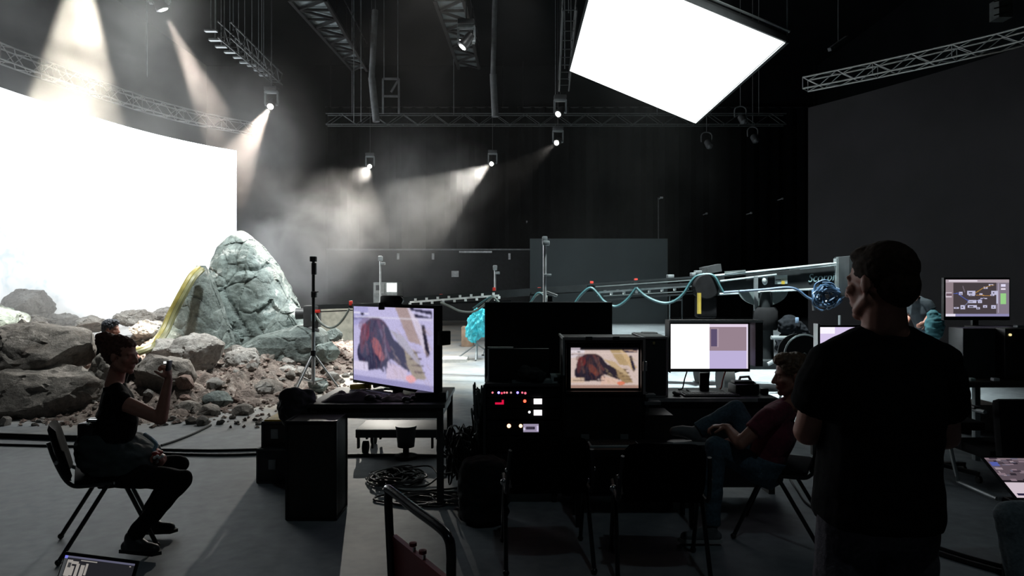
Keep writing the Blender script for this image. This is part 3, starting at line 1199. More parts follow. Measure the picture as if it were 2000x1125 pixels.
# unlit lamps on the truss
def dead_lamp(label, p):
    t = thing('unlit_stage_lamp', label, 'lamp', tuple(p))
    MB().lathe(p + Vector((0, 0, -.25)), [(.07, 0), (.13, .05), (.14, .3), (.06, .38)], 16, (.3, -.5, -.9)).build('lamp_head', DARK, t)
    b = MB().tube(spline([p + Vector((-.2, 0, -.3)), p + Vector((-.2, 0, -.05)), p + Vector((-.1, 0, .06)), p + Vector((.1, 0, .06)), p + Vector((.2, 0, -.05)), p + Vector((.2, 0, -.3))], 4), .022, 6)
    b.tube([p + Vector((0, 0, .06)), Vector((p.x, p.y, ZC))], .014, 5)
    b.build('yoke', PIPEM, t)


dead_lamp('unlit lamp below the lower corner of the overhead panel', P(1380, 262, 26))
dead_lamp('unlit lamp beside the right edge of the overhead panel', P(1446, 212, 24))
dead_lamp('unlit small lamp under the right end of the long dark truss', P(1470, 252, 27))
pp = P(1628, 86, 20)
tag(MB().bar(P(1620, 97, 20), P(1654, 73, 20.6), .1, .1).tube([P(1637, 85, 20.3), Vector((P(1637, 85, 20.3).x, 20.3, ZC))], .012, 5).build('hanging_tube_light', PIPEM), 'short slanted grey tube hanging right of the overhead panel', 'tube')
t = thing('roof_lattice_box', 'dim lattice box high at the upper right corner', 'lattice box', tuple(P(1950, 45, 20)))
MB().box(P(1955, 20, 20), (.4, .4, .55)).tube([P(1955, 10, 20), Vector((P(1955, 10, 20).x, 20, ZC))], .02, 5).build('sheet_box', mat('dim_grey_sheet', (.1, .11, .11), .6), t)
b = MB()
for z in (-.15, .05, .25):
    b.bar(P(1955, 20, 19.78) + Vector((-.2, 0, z)), P(1955, 20, 19.78) + Vector((.2, 0, z + .1)), .03, .03)
b.build('lattice', BLACKM, t)

# ------------------------------------------------------------ back of the hall
GP = mat('grey_panel_paint', (.06, .078, .085), .65, scale=.6, var=.12)
t = thing('grey_partition', 'large plain dark grey free-standing panel at the back of the hall', 'panel', (4.0, 31, 0))
MB().boxc((xpx(1035, 31), 31, 0), (xpx(1304, 31), 31.12, zpx(466, 31))).build('board', GP, t, smooth=False)
b = MB()
for x in (1045, 1290):
    b.bar(Vector((xpx(x, 31), 31.15, 2.6)), Vector((xpx(x, 31), 32.3, .03)), .08, .08)
    b.bar(Vector((xpx(x, 31), 31.15, .04)), Vector((xpx(x, 31), 32.4, .04)), .08, .08)
b.build('brace', BLACKM, t)
for k, (x0, x1, n) in enumerate([(-10.2, -.2, 60), (.3, 8.5, 50), (8.9, 16.8, 46)]):
    o = drape(MB(), (x0, 37.3), (x1, 37.3), .05, 11.5, n, .12).build('stage_curtain', DRAPE)
    tag(o, ('black curtain on the back wall behind the smoke', 'black curtain on the back wall behind the grey panel', 'black curtain on the back wall at the right')[k], 'curtain')
    MB_ = MB().tube([(x0, 37.3, 11.5), (x1, 37.3, 11.5)], .04, 6)
    for xx in (x0 + .3, x1 - .3):
        MB_.tube([(xx, 37.3, 11.5), (xx, 37.3, ZC)], .02, 5)
    MB_.build('curtain_track', BLACKM, o)
# dark low cabin with white strip along its top, left of the panel
t = thing('low_cabin', 'long low black cabin across the back, left of the grey panel', 'cabin', (-2.5, 34.5, 0))
x0, x1 = xpx(640, 34), xpx(1034, 34)
MB().boxc((x0, 34, 0), (x1, 36.8, zpx(489, 34)), .03).build('cabin_body', mat('cabin_black', (.02, .022, .024), .6), t)
MB().boxc((x0 - .05, 33.9, zpx(489, 34)), (x1 + .05, 36.9, zpx(486, 34))).build('roof_edge', GREYM, t)
WHITEM = mat('white_enamel', (.75, .77, .78), .5)
MB().boxc((xpx(897, 34), 33.85, zpx(494, 34)), (xpx(961, 34), 33.98, zpx(490.5, 34))).build('white_strip', WHITEM, t)
for x in (778, 846, 995):
    MB().boxc((xpx(x - 2.2, 34), 33.9, zpx(507, 34)), (xpx(x + 2.2, 34), 33.99, zpx(495, 34))).build('wall_marker', WHITEM, t)
MB().boxc((xpx(882, 34), 33.93, zpx(541, 34)), (xpx(896, 34), 33.99, zpx(529, 34))).build('notice_sheet', WHITEM, t)
for k, (x, y, w) in enumerate([(1292, 386, 8), (1380, 417, 5), (1467, 416, 5), (1528, 388, 4), (1029, 433, 4)]):
    p = P(x, y, 36.6)
    tag(MB().box(p, (w / 50, .1, .1), None, .02).bar(p, Vector((p.x, 37.35, p.z)), .04, .04).build('wall_fitting', mat('fitting_grey', (.4, .42, .43), .5)), ('pale fitting above the right edge of the grey panel', 'small fitting on the back curtain, left of a similar pair', 'small fitting on the back curtain, right of a similar pair', 'tiny fitting highest on the back curtain', 'tiny fitting above the left edge of the grey panel')[k], 'fitting')
p = P(1286, 428, 36.9)
tag(MB().tube([P(1286, 386, 36.9), Vector((p.x, 36.9, 0))], .035, 6).build('conduit_pipe', PIPEM), 'thin vertical conduit rising behind the grey panel', 'pipe')
# white cabin with lit window near the crane head, seen above the truss arm
t = thing('control_cabin', 'small pale cabin with a lit window behind the crane arm', 'cabin', (xpx(752, 28), 28, 0))
CAB = mat('cabin_pale', (.30, .32, .31), .6)
MB().boxc((xpx(729, 28), 28, 0), (xpx(776, 28), 29.5, zpx(551, 28)), .02).build('cabin_body', CAB, t)
MB().boxc((xpx(731, 28), 27.93, zpx(573, 28)), (xpx(750, 28), 28, zpx(553, 28))).build('pale_window', mat('window_frame_pale', (.5, .52, .5), .5), t)
MB().boxc((xpx(735, 28), 27.9, zpx(567, 28)), (xpx(745, 28), 27.94, zpx(557, 28))).build('dark_pane', DARK, t)
MB().boxc((xpx(756, 28), 27.93, zpx(570, 28)), (xpx(775, 28), 28, zpx(553, 28))).build('lit_window', mat('lit_window_glow', (1, 1, 1), .5, emit=(.95, 1, 1), estr=1.6, var=0), t)
# pale low wall panel behind the ground left of table
PALE = mat('pale_board', (.42, .42, .36), .7)
tag(MB().boxc((xpx(622, 19), 19, 0), (xpx(700, 19), 19.1, zpx(603, 19))).build('pale_board', PALE), 'pale cream board standing behind the hanging crane cable', 'board')
# cyan cloth bundle
Y = 15.5
cb = []
sh = [(925, 600), (945, 604), (949, 640), (944, 652), (934, 668), (915, 664), (910, 655), (915, 630), (920, 610)]
cen = Vector((xpx(931, Y), Y, zpx(634, Y)))
bmx = bmesh.new()
bmesh.ops.create_icosphere(bmx, subdivisions=5, radius=1)
for v in bmx.verts:
    p = v.co
    a = math.atan2(p.z, p.x)
    z = p.z * (zpx(600, Y) - zpx(668, Y)) / 2
    ww = (xpx(948, Y) - xpx(912, Y)) / 2 * (1.0 - .25 * p.z)
    q = Vector((p.x * ww + .08 * p.z, p.y * .25, z))
    q += v.co * (.07 * noise.fractal(p * 3.1, 1, 2, 4) + .05 * facet(p, 2.2, 5))
    v.co = cen + q
bmx.verts.index_update()
CY = mat('cyan_tarp', (.05, .52, .62), .5, var=.3, scale=5, bump=.6)
MBc = MB().add([v.co for v in bmx.verts], [tuple(v.index for v in f.verts) for f in bmx.faces])
bmx.free()
t = thing('wrapped_light_stand', 'bright cyan plastic cover wrapped round a stand on the pale floor', 'covered stand', (cen.x, Y, 0))
MBc.build('cyan_cover', CY, t)
MB().tube([(cen.x, Y, 0), cen], .03, 6).tube([(cen.x - .45, Y, .02), (cen.x, Y, .35)], .02, 6).tube([(cen.x + .45, Y + .2, .02), (cen.x, Y, .35)], .02, 6).tube([(cen.x, Y - .4, .02), (cen.x, Y, .35)], .02, 6).build('stand_legs', GREYM, t)
# a white rod/board on the floor left of the cloth
tag(MB().boxc((xpx(862, 15), 14.8, 0), (xpx(912, 15), 15.6, .07)).build('floor_board', mat('white_board', (.6, .6, .58), .6)), 'low white board lying on the floor left of the cyan cover', 'board')
tag(MB().boxc((xpx(902, 19), 18.8, 0), (xpx(925, 19), 19.3, .55), .02).build('wooden_crate', mat('pale_wood', (.4, .28, .2), .7)), 'small pale wooden crate behind the cyan cover', 'crate')
# ------------------------------------------------------------ people
def remeshed(b, name, material, parent, voxel=.007, smooth_it=4, disp=None):
    """Fuse overlapping closed shapes into one continuous skin and link it as one mesh."""
    o = b.build('tmp_' + name, material, None, smooth=False)
    m = o.modifiers.new('r', 'REMESH')
    m.mode = 'VOXEL'
    m.voxel_size = voxel
    s = o.modifiers.new('s', 'SMOOTH')
    s.factor = .5
    s.iterations = smooth_it
    dg = bpy.context.evaluated_depsgraph_get()
    me = bpy.data.meshes.new_from_object(o.evaluated_get(dg))
    bpy.data.objects.remove(o)
    me.name = name
    if disp:
        co = np.empty(len(me.vertices) * 3, dtype=np.float32)
        no = np.empty(len(me.vertices) * 3, dtype=np.float32)
        me.vertices.foreach_get('co', co)
        me.vertices.foreach_get('normal', no)
        co = co.reshape(-1, 3)
        no = no.reshape(-1, 3)
        for i in range(len(co)):
            co[i] += no[i] * disp(Vector(co[i]), Vector(no[i]))
        me.vertices.foreach_set('co', co.ravel())
    for p in me.polygons:
        p.use_smooth = True
    me.materials.clear()
    me.materials.append(material)
    ob = bpy.data.objects.new(name, me)
    COL.objects.link(ob)
    if parent is not None:
        me.transform(WM[parent.name].inverted())
        ob.parent = parent
        WM[ob.name] = WM[parent.name].copy()
    return ob


def loft(b, rings, n=24, power=2.4):
    """rings: (centre, half-width vector, half-depth vector) -> closed solid."""
    vs, fs = [], []
    for c, w, d in rings:
        c, w, d = Vector(c), Vector(w), Vector(d)
        for k in range(n):
            t = 2 * PI * k / n
            ct, st = math.cos(t), math.sin(t)
            q = (abs(ct) ** power + abs(st) ** power) ** (-1 / power)
            vs.append(c + w * ct * q + d * st * q)
    for i in range(len(rings) - 1):
        for k in range(n):
            k2 = (k + 1) % n
            fs.append((i * n + k, i * n + k2, (i + 1) * n + k2, (i + 1) * n + k))
    fs.append(tuple(range(n))[::-1])
    fs.append(tuple((len(rings) - 1) * n + k for k in range(n)))
    return b.add(vs, fs)


def basis(f, u):
    f = Vector(f).normalized()
    u = Vector(u)
    u = (u - f * u.dot(f)).normalized()
    r = f.cross(u)
    return f, u, r, Matrix((r, f, u)).transposed()


def head_shapes(b, c, f, u, s=1.0):
    f, u, r, M3 = basis(f, u)
    c = Vector(c)

    def at(x, y, z):
        return c + (r * x + f * y + u * z) * s

    def e(x, y, z, rx, ry, rz):
        b.ball(at(x, y, z), (rx * s, ry * s, rz * s), 18, 12, M3)
    e(0, -.012, .030, .075, .095, .086)
    e(0, .022, -.030, .063, .072, .072)
    e(0, .034, -.068, .046, .046, .040)
    b.capsule(at(-.03, .045, -.085), at(.03, .045, -.085), .022 * s, .022 * s)
    e(0, .070, -.096, .021, .020, .018)
    e(0, .074, .020, .052, .016, .012)
    b.capsule(at(0, .086, .008), at(0, .106, -.030), .009 * s, .013 * s)
    e(-.012, .096, -.034, .011, .011, .008)
    e(.012, .096, -.034, .011, .011, .008)
    e(0, .084, -.058, .024, .011, .006)
    e(0, .083, -.067, .021, .011, .007)
    for k in (-1, 1):
        e(k * .031, .074, .000, .014, .010, .008)
        e(k * .043, .058, -.022, .024, .022, .020)
        e(k * .076, -.006, -.008, .008, .017, .030)
        b.capsule(at(k * .055, .0, -.05), at(k * .034, .05, -.084), .020 * s, .017 * s)


def hand_shapes(b, wrist, d, nrm, side, curl=.5, s=1.0):
    """d: along the palm, nrm: back-of-hand normal, side: +1/-1 where the thumb is along d x nrm."""
    d, nrm, r, M3 = basis(d, nrm)
    w = Vector(wrist)
    palm = w + d * .05 * s
    b.ball(palm, (.041 * s, .052 * s, .016 * s), 14, 8, M3)
    b.capsule(w - d * .01, w + d * .03 * s, .026 * s, .024 * s)
    for i, (off, L) in enumerate(((.030, .070), (.010, .080), (-.010, .074), (-.029, .058))):
        p = w + (d * (.088 - .006 * abs(i - 1)) + r * off * side) * s
        a = .25 + curl * .55
        cur = d
        ax = 0.0
        for seg, fr in enumerate((.45, .30, .25)):
            ax += a * (1 + .15 * seg)
            v = (d * math.cos(ax) - nrm * math.sin(ax))
            q = p + v * L * fr * s
            b.capsule(p, q, (.0095 - .001 * seg) * s, (.0088 - .001 * seg) * s, 8)
            p = q
    t0 = w + (d * .028 + r * .032 * side) * s
    v1 = (d * .6 + r * side * .75 - nrm * .35).normalized()
    t1 = t0 + v1 * .040 * s
    v2 = (d * .85 + r * side * .2 - nrm * (.3 + curl * .5)).normalized()
    t2 = t1 + v2 * .032 * s
    b.capsule(t0, t1, .013 * s, .011 * s, 8)
    b.capsule(t1, t2, .011 * s, .009 * s, 8)


def torso_rings(J, g=0.0, k=1.0, z0=None):
    lat_t = (J['shR'] - J['shL']).normalized()
    lat_b = (J['hipR'] - J['hipL']).normalized()
    mid = (J['shR'] + J['shL']) / 2
    hip = (J['hipR'] + J['hipL']) / 2
    ch, wa = J['chest'], J['waist']
    sw = (J['shR'] - J['shL']).length / 2
    hw = (J['hipR'] - J['hipL']).length / 2 + .075 * k
    path = [J['neck'], mid + (J['neck'] - mid) * .25, ch, wa, hip, hip + (hip - wa).normalized() * .08]
    lats = [lat_t, lat_t, lat_t, (lat_t + lat_b).normalized(), lat_b, lat_b]
    W = [.062 * k, sw * .80, sw * .95, sw * J.get('waist_w', .80), hw, hw * .8]
    D = [.058 * k, .085 * k, .118 * k, .105 * k * J.get('waist_d', 1), .125 * k, .10 * k]
    out = []
    for i, p in enumerate(path):
        a = path[min(i + 1, 5)] - path[max(i - 1, 0)]
        lat = lats[i]
        dep = a.normalized().cross(lat).normalized()
        out.append((p, lat * (W[i] + g), dep * (D[i] + g)))
    # refine by interpolation so the surface is smooth
    fine = []
    for i in range(5):
        for t in (0, .33, .66):
            c0, w0, d0 = out[i]
            c1, w1, d1 = out[i + 1]
            tt = t * t * (3 - 2 * t)
            fine.append((c0.lerp(c1, t), w0.lerp(w1, tt), d0.lerp(d1, tt)))
    fine.append(out[-1])
    return fine


def wrinkle(sc, amp, seed):
    def fn(p, n):
        q = p * sc + Vector((seed, 0, seed))
        return amp * (noise.noise(Vector((q.x, q.y, q.z * 2.2))) + .5 * noise.noise(q * 2.3))
    return fn


def limb_points(a, b, f):
    return a + (b - a) * f


def person(label, J, skin, shirt, pants, shoes, hairm, hair='short', k=1.0, sleeve=.55, group=None, voxel=.007, loose=0.0, root=None, collar=False):
    hip = (J['hipR'] + J['hipL']) / 2
    t = thing('person', label, 'person', root or (hip.x, hip.y, 0), 0, group)
    f, u, r, M3 = basis(J['head_f'], J['head_u'])
    hc = J['head']
    hs = J.get('head_s', 1.0)
    b = MB()
    head_shapes(b, hc, f, u, hs)
    nk = J['neck']
    b.capsule(hc - u * .07 * hs - f * .015, nk, .052 * k * hs, .060 * k)
    loft(b, torso_rings(J, -.012, k))
    for s in 'LR':
        sh, el, wr = J['sh' + s], J['el' + s], J['wr' + s]
        b.capsule(nk + (sh - nk) * .2, sh, .05 * k, .052 * k)
        b.capsule(sh, el, .052 * k, .040 * k)
        m = el + (wr - el) * .3
        b.capsule(el, m, .041 * k, .040 * k)
        b.capsule(m, wr, .040 * k, .026 * k)
        hd = J['hand' + s]
        hand_shapes(b, wr, hd[0], hd[1], hd[2], hd[3], .95 * (k * .5 + .5))
        hp, kn, an = J['hip' + s], J['kn' + s], J['an' + s]
        b.capsule(hp, kn, .078 * k, .050 * k)
        b.capsule(kn, kn + (an - kn) * .35, .050 * k, .052 * k)
        b.capsule(kn + (an - kn) * .35, an, .050 * k, .034 * k)
    body = remeshed(b, 'body', skin, t, voxel, 3)
    # shirt
    b = MB()
    rg = torso_rings(J, .010 + loose, k)
    loft(b, rg[0:len(rg) - J.get('shirt_cut', 3)])
    for s in 'LR':
        sh, el = J['sh' + s], J['el' + s]
        b.capsule(nk + (sh - nk) * .35, sh, .058 * k, .064 * k)
        if sleeve > 0:
            e = sh + (el - sh) * sleeve
            b.capsule(sh, sh + (e - sh) * .6, .066 * k, .064 * k + loose)
            b.cone(sh, e, .064 * k, .062 * k + loose, 18)
    remeshed(b, 'shirt', shirt, t, voxel, 3, wrinkle(9, .006, 3.1))
    if collar:
        cb = MB()
        ring = []
        axis = (hc - nk).normalized()
        x = axis.orthogonal().normalized()
        y = axis.cross(x)
        base = nk + axis * .012
        for q in range(20):
            a = 2 * PI * q / 20
            ring.append(base + (x * math.cos(a) + y * math.sin(a)) * (.066 * k))
        cb.tube(ring, .008, 6, closed=True)
        cb.build('collar', shirt, t)
    # trousers
    b = MB()
    rg = torso_rings(J, J.get('pg', .012), k)
    wa = rg[-7:]
    loft(b, wa)
    for s in 'LR':
        hp, kn, an = J['hip' + s], J['kn' + s], J['an' + s]
        b.capsule(hp, kn, .092 * k, .066 * k)
        b.capsule(kn, kn + (an - kn) * .4, .066 * k, .064 * k)
        b.cone(kn + (an - kn) * .3, kn + (an - kn) * .97, .064 * k, J.get('cuff', .055), 18)
    remeshed(b, 'trousers', pants, t, voxel, 3, wrinkle(8, .007, 9.4))
    for s in 'LR':
        an, to = J['an' + s], J['toe' + s]
        b = MB()
        up = Vector(J.get('shoe_up' + s, (0, 0, 1)))
        fd = (to - an)
        fd = fd - up * fd.dot(up)
        heel = an - up * .055 - fd.normalized() * .035
        ball_ = to - fd.normalized() * .06
        b.capsule(an, an - up * .04, .044, .042)
        b.capsule(heel, ball_, .036, .040)
        b.capsule(ball_, to, .041, .032)
        b.capsule(an - up * .01, ball_ + up * .004, .040, .034)
        o = remeshed(b, 'shoe', shoes, t, .008, 2)
        # flatten the sole
        sb = MB()
        fdn = fd.normalized()
        side = fdn.cross(up).normalized()
        low = heel - up * .034
        out = []
        for (x, y) in ((-.03, -.032), (-.03, .032), (.12, .038), (fd.length + .05, .040), (fd.length + .085, .0), (fd.length + .05, -.040), (.12, -.038)):
            out.append(low + fdn * x + side * y)
        sb.prism(out, up * .02)
        sb.build('sole', J.get('sole_mat', RUBBER), o)
    # hair
    if hair:
        b = MB()

        def at(x, y, z):
            return hc + (r * x + f * y + u * z) * hs

        def e(x, y, z, rx, ry, rz):
            b.ball(at(x, y, z), (rx * hs, ry * hs, rz * hs), 20, 14, M3)
        if hair == 'short':
            e(0, -.022, .042, .082, .098, .088)
            e(0, .025, .085, .062, .058, .036)
            e(0, -.062, -.01, .070, .056, .070)
            d = lambda p, n: .0025 * noise.noise(p * 60) + .002 * noise.noise(p * 160)
        elif hair == 'curly':
            e(0, -.022, .045, .086, .100, .090)
            e(0, .032, .096, .060, .062, .040)
            e(0, -.065, 0, .070, .052, .066)
            d = lambda p, n: .008 * noise.noise(p * 50) + .004 * noise.noise(p * 110)
        elif hair == 'bun':
            e(0, -.034, .036, .087, .107, .095)
            e(0, .02, .078, .060, .060, .038)
            e(0, -.055, -.01, .066, .052, .062)
            e(0, -.122, .082, .062, .058, .056)
            e(0, -.16, .10, .03, .03, .028)
            d = lambda p, n: .007 * noise.noise(p * 60) + .004 * noise.noise(p * 130)
        remeshed(b, 'hair', hairm, t, .006, 1, d)
    return t


SKIN = mat('skin', (.46, .21, .155), .5, var=.08, scale=30)
SHIRTK = mat('black_tshirt', (.009, .009, .010), .92, bump=.1, scale=40, spec=.06)
SHIRTM = mat('maroon_tshirt', (.20, .027, .058), .85, bump=.1, scale=40, sheen=.1)
JEANG = mat('grey_jeans', (.085, .08, .095), .9, scale=60, bump=.2, spec=.1)
JEANB = mat('blue_jeans', (.08, .14, .19), .85, scale=60, bump=.2)
JEANP = mat('pale_jeans', (.20, .24, .27), .85, scale=60, bump=.2)
TROUS = mat('black_trousers', (.010, .010, .011), .9, scale=40, bump=.1, spec=.08)
SHOEK = mat('black_shoe_leather', (.02, .02, .022), .5)
SHOEG = mat('grey_sneaker', (.16, .17, .18), .6)
HAIRR = mat('reddish_brown_hair', (.11, .038, .024), .7, scale=60, var=.4)
HAIRD = mat('dark_brown_hair', (.03, .018, .012), .85, scale=60, var=.4, spec=.2)
HAIRS = mat('sandy_brown_hair', (.16, .09, .05), .55, scale=60, var=.4)
HAIRG = mat('grey_dark_hair', (.05, .055, .07), .6, scale=30, var=.5)
V = Vector

# the woman on the chair, right side to the camera
Yn, Yf, Ym = 4.14, 4.44, 4.29
J = dict(head=P(238, 694, Ym), head_f=(1, -.12, -.10), head_u=(.08, 0, 1), head_s=.98,
         neck=P(223, 752, Ym), chest=P(228, 822, Ym), waist=P(222, 878, Ym),
         shR=P(240, 786, Ym - .17), shL=P(222, 782, Ym + .17),
         elR=P(314, 818, Yn - .04), wrR=P(329, 742, Yn + .02),
         elL=P(262, 862, Yf + .1), wrL=P(300, 884, Ym + .02),
         hipR=P(226, 926, Yn + .06), hipL=P(226, 920, Yf - .06),
         knR=P(355, 937, Yn + .0), knL=P(350, 907, Yf + .06),
         anR=P(258, 1052, Yn - .02), anL=P(284, 1030, Yf),
         handR=(V((-.12, 0, 1)), V((.95, -.2, .1)), -1, 1.6), handL=(V((.9, -.35, -.25)), V((.1, .1, 1)), 1, 1.0),
         waist_w=.78, waist_d=.95, cuff=.05)
J['toeR'] = J['anR'] + V((.15, -.03, -.035))
J['toeL'] = J['anL'] + V((.15, .02, -.035))
for s in 'LR':
    a = J['an' + s]
    J['an' + s] = V((a.x, a.y, .115))
    J['toe' + s] = V((J['toe' + s].x, J['toe' + s].y, .055))
woman = person('seated woman in black with a hair bun, raising one hand, facing the rocks', J, SKIN, SHIRTK, TROUS, SHOEK, HAIRR, 'bun', k=.92, sleeve=.0, voxel=.006)
WJ = J
# the grey-green jacket knotted round her waist
b = MB()
c = P(232, 905, Ym)
loft(b, [(P(205, 842, Ym), V((0, .17, 0)), V((.12, 0, .0))), (P(212, 862, Ym), V((0, .2, 0)), V((.17, 0, .03))), (P(232, 890, Ym), V((0, .21, 0)), V((.22, 0, .04))), (P(250, 915, Ym), V((0, .2, 0)), V((.2, 0, .02)))])
remeshed(b, 'waist_jacket', mat('dark_teal_cloth', (.035, .05, .052), .85, bump=.2, scale=14), woman, .009, 2, wrinkle(12, .012, 5))
# belt bag and radio on her back
b = MB().box(P(178, 845, Ym - .1), (.10, .13, .14), None, .02).box(P(182, 824, Ym - .1), (.06, .05, .05), None, .01)
b.build('belt_radio', BLACK, woman)
MB().box(P(181, 821, Ym - .17), (.05, .012, .012)).box(P(173, 828, Ym - .17), (.02, .012, .012)).build('bag_glint', STEEL, woman)  # steel bars put in for the highlight on the bag
# camera-phone in her raised hand; red and white items in her lap
ph = MB().box(P(330, 714, Yn - .0), (.014, .05, .062), Matrix.Rotation(.15, 3, 'Y'), .004).build('phone', BLACK)
tag(ph, 'small black phone held up in the seated woman\'s raised hand', 'phone')
MB().box(P(322, 708, Yn - .03), (.012, .012, .012)).build('phone_light', mat('phone_white', (.9, .9, .92), .4, emit=(1, 1, 1), estr=1.0), ph)
b = MB()
for k in range(6):
    b.ball(P(303 + 3.0 * (k % 4), 886 - 3 * (k // 2), Ym - .08 + .02 * k), (.022, .018, .014), 8, 6)
cl = b.build('work_gloves', RED)
tag(cl, 'red work gloves lying in the seated woman\'s lap', 'gloves')
b = MB()
for k in range(4):
    b.ball(P(302 + 5 * k, 894 - (k % 2) * 3, Ym - .14), .010, 8, 6)
b.build('glove_tag', WHITEM, cl)
tag(MB().tube(spline([P(282, 848, Ym - .1), P(296, 858, Ym - .12), P(305, 868, Ym - .1), P(300, 880, Ym - .1)], 6), .011, 6).build('lanyard_strap', mat('pale_blue_strap', (.35, .6, .75), .6)), 'pale blue strap hanging from the seated woman\'s waist', 'strap')

# the standing man, back to the camera
Ym = 2.16
J = dict(head=P(1717, 553, Ym - .01), head_f=(-.46, .88, -.05), head_u=(.02, .06, 1), head_s=1.02,
         neck=P(1728, 655, Ym), chest=P(1722, 775, Ym + .01), waist=P(1714, 905, Ym + .02),
         shL=P(1622, 714, Ym), shR=P(1828, 712, Ym),
         elL=P(1578, 842, Ym + .10), elR=P(1846, 850, Ym + .12),
         wrL=P(1640, 826, Ym + .33), wrR=P(1770, 842, Ym + .34),
         hipL=P(1662, 1000, Ym + .02), hipR=P(1762, 1000, Ym + .02),
         knL=V((0, 0, 0)), knR=V((0, 0, 0)), anL=V((0, 0, 0)), anR=V((0, 0, 0)),
         handL=(V((1, .25, .1)), V((0, .9, .3)), 1, .9), handR=(V((-1, .2, .05)), V((0, .9, .2)), -1, .9), waist_w=.92, waist_d=1.1, cuff=.075, shirt_cut=2, pg=.0)
J['knL'] = V((J['hipL'].x - .035, Ym + .03, .50))
J['knR'] = V((J['hipR'].x + .035, Ym + .03, .50))
J['anL'] = V((J['knL'].x - .03, Ym, .11))
J['anR'] = V((J['knR'].x + .03, Ym, .11))
J['toeL'] = V((J['anL'].x - .05, Ym + .17, .05))
J['toeR'] = V((J['anR'].x + .03, Ym + .17, .05))
man = person('tall standing man in black t-shirt and jeans seen from behind, at the right', J, SKIN, SHIRTK, JEANG, SHOEK, HAIRD, 'short', k=1.16, sleeve=.62, voxel=.006, loose=.012)

# the man in maroon leaning back on a chair
Ym = 4.45
J = dict(head=P(1546, 733, Ym), head_f=(-1, .12, -.1), head_u=(.0, 0, 1), head_s=1.12,
         neck=P(1546, 792, Ym), chest=P(1516, 846, Ym), waist=P(1500, 890, Ym),
         shL=P(1500, 816, Ym - .19), shR=P(1524, 808, Ym + .19),
         elL=P(1446, 866, Ym - .22), wrL=P(1420, 835, Ym - .06),
         elR=P(1470, 880, Ym + .22), wrR=P(1425, 862, Ym + .12),
         hipL=P(1486, 920, Ym - .09), hipR=P(1488, 912, Ym + .1),
         knL=P(1398, 872, Ym - .12), knR=P(1438, 800, Ym + .22),
         anL=P(1388, 968, Ym - .14), anR=P(1362, 842, Ym + .26),
         handL=(V((-.95, .3, .05)), V((.1, 0, 1)), -1, .7), handR=(V((-.9, -.2, -.1)), V((.1, 0, 1)), 1, .7), waist_w=.85, shirt_cut=4, pg=.018)
J['toeR'] = J['anR'] + V((-.16, 0, .0))
J['toeL'] = V((J['anL'].x - .16, J['anL'].y, .05))
J['anL'] = V((J['anL'].x, J['anL'].y, .11))
J['sole_mat'] = mat('white_sole', (.5, .52, .52), .6)
seated = person('man in a maroon t-shirt leaning back on a chair, one foot up', J, SKIN, SHIRTM, JEANB, SHOEG, HAIRS, 'curly', k=1.0, sleeve=.55, voxel=.006)
SJ = J

# the far person bent over behind the standing man's shoulder
Ym = 9.6
x = xpx(1798, Ym)
J = dict(head=V((x - .20, Ym - .05, 1.58)), head_f=(-.8, -.1, -.55), head_u=(-.4, 0, 1), neck=V((x - .06, Ym, 1.47)), chest=V((x, Ym, 1.27)), waist=V((x + .08, Ym, 1.05)),
         shL=V((x + .0, Ym - .18, 1.40)), shR=V((x + .0, Ym + .18, 1.40)), elL=V((x + .04, Ym - .22, 1.30)), wrL=V((x - .10, Ym - .26, 1.15)),
         elR=V((x - .05, Ym + .2, 1.2)), wrR=V((x - .15, Ym + .1, 1.1)), hipL=V((x + .1, Ym - .09, .92)), hipR=V((x + .1, Ym + .09, .92)),
         knL=V((x + .06, Ym - .1, .5)), knR=V((x + .12, Ym + .1, .5)), anL=V((x + .1, Ym - .1, .11)), anR=V((x + .16, Ym + .1, .11)),
         toeL=V((x - .06, Ym - .1, .05)), toeR=V((x, Ym + .1, .05)), handL=(V((-.8, 0, -.5)), V((0, -1, .2)), -1, .8), handR=(V((-.8, 0, -.5)), V((0, 1, .2)), 1, .8))
far = person('distant person in a dark top holding a teal bag, seen past the standing man\'s head', J, SKIN, mat('navy_top', (.03, .04, .05), .85), JEANB, SHOEK, HAIRD, 'short', k=.95, sleeve=.8, voxel=.010)
b = MB()
b.ball(V((x - .0, Ym - .32, 1.10)), (.13, .09, .2), 16, 12)
b.ball(V((x - .02, Ym - .32, 1.25)), (.08, .06, .08), 12, 8)
tag(remeshed(b, 'shoulder_bag', mat('teal_bag', (.05, .17, .2), .7, scale=3, var=.5), None, .012, 2, wrinkle(14, .01, 2)), 'teal and blue bag carried by the distant person', 'bag')

# the crouching person whose head shows above the woman's hair
Ym = 9.75
x = xpx(217, Ym)
J = dict(head=V((x, Ym, 1.03)), head_f=(1, .1, -.1), head_u=(0, 0, 1), head_s=1.1, neck=V((x - .04, Ym, .88)), chest=V((x - .05, Ym, .70)), waist=V((x - .06, Ym, .50)),
         shL=V((x - .04, Ym + .17, .80)), shR=V((x - .04, Ym - .17, .80)), elL=V((x + .1, Ym + .2, .6)), wrL=V((x + .25, Ym + .12, .65)),
         elR=V((x + .1, Ym - .2, .6)), wrR=V((x + .25, Ym - .12, .65)), hipL=V((x - .08, Ym + .09, .34)), hipR=V((x - .08, Ym - .09, .34)),
         knL=V((x + .3, Ym + .12, .58)), knR=V((x + .3, Ym - .12, .58)), anL=V((x + .2, Ym + .12, .19)), anR=V((x + .2, Ym - .12, .19)),
         toeL=V((x + .36, Ym + .12, .14)), toeR=V((x + .36, Ym - .12, .14)), handL=(V((1, -.3, 0)), V((0, .2, 1)), 1, .7), handR=(V((1, .3, 0)), V((0, -.2, 1)), -1, .7))
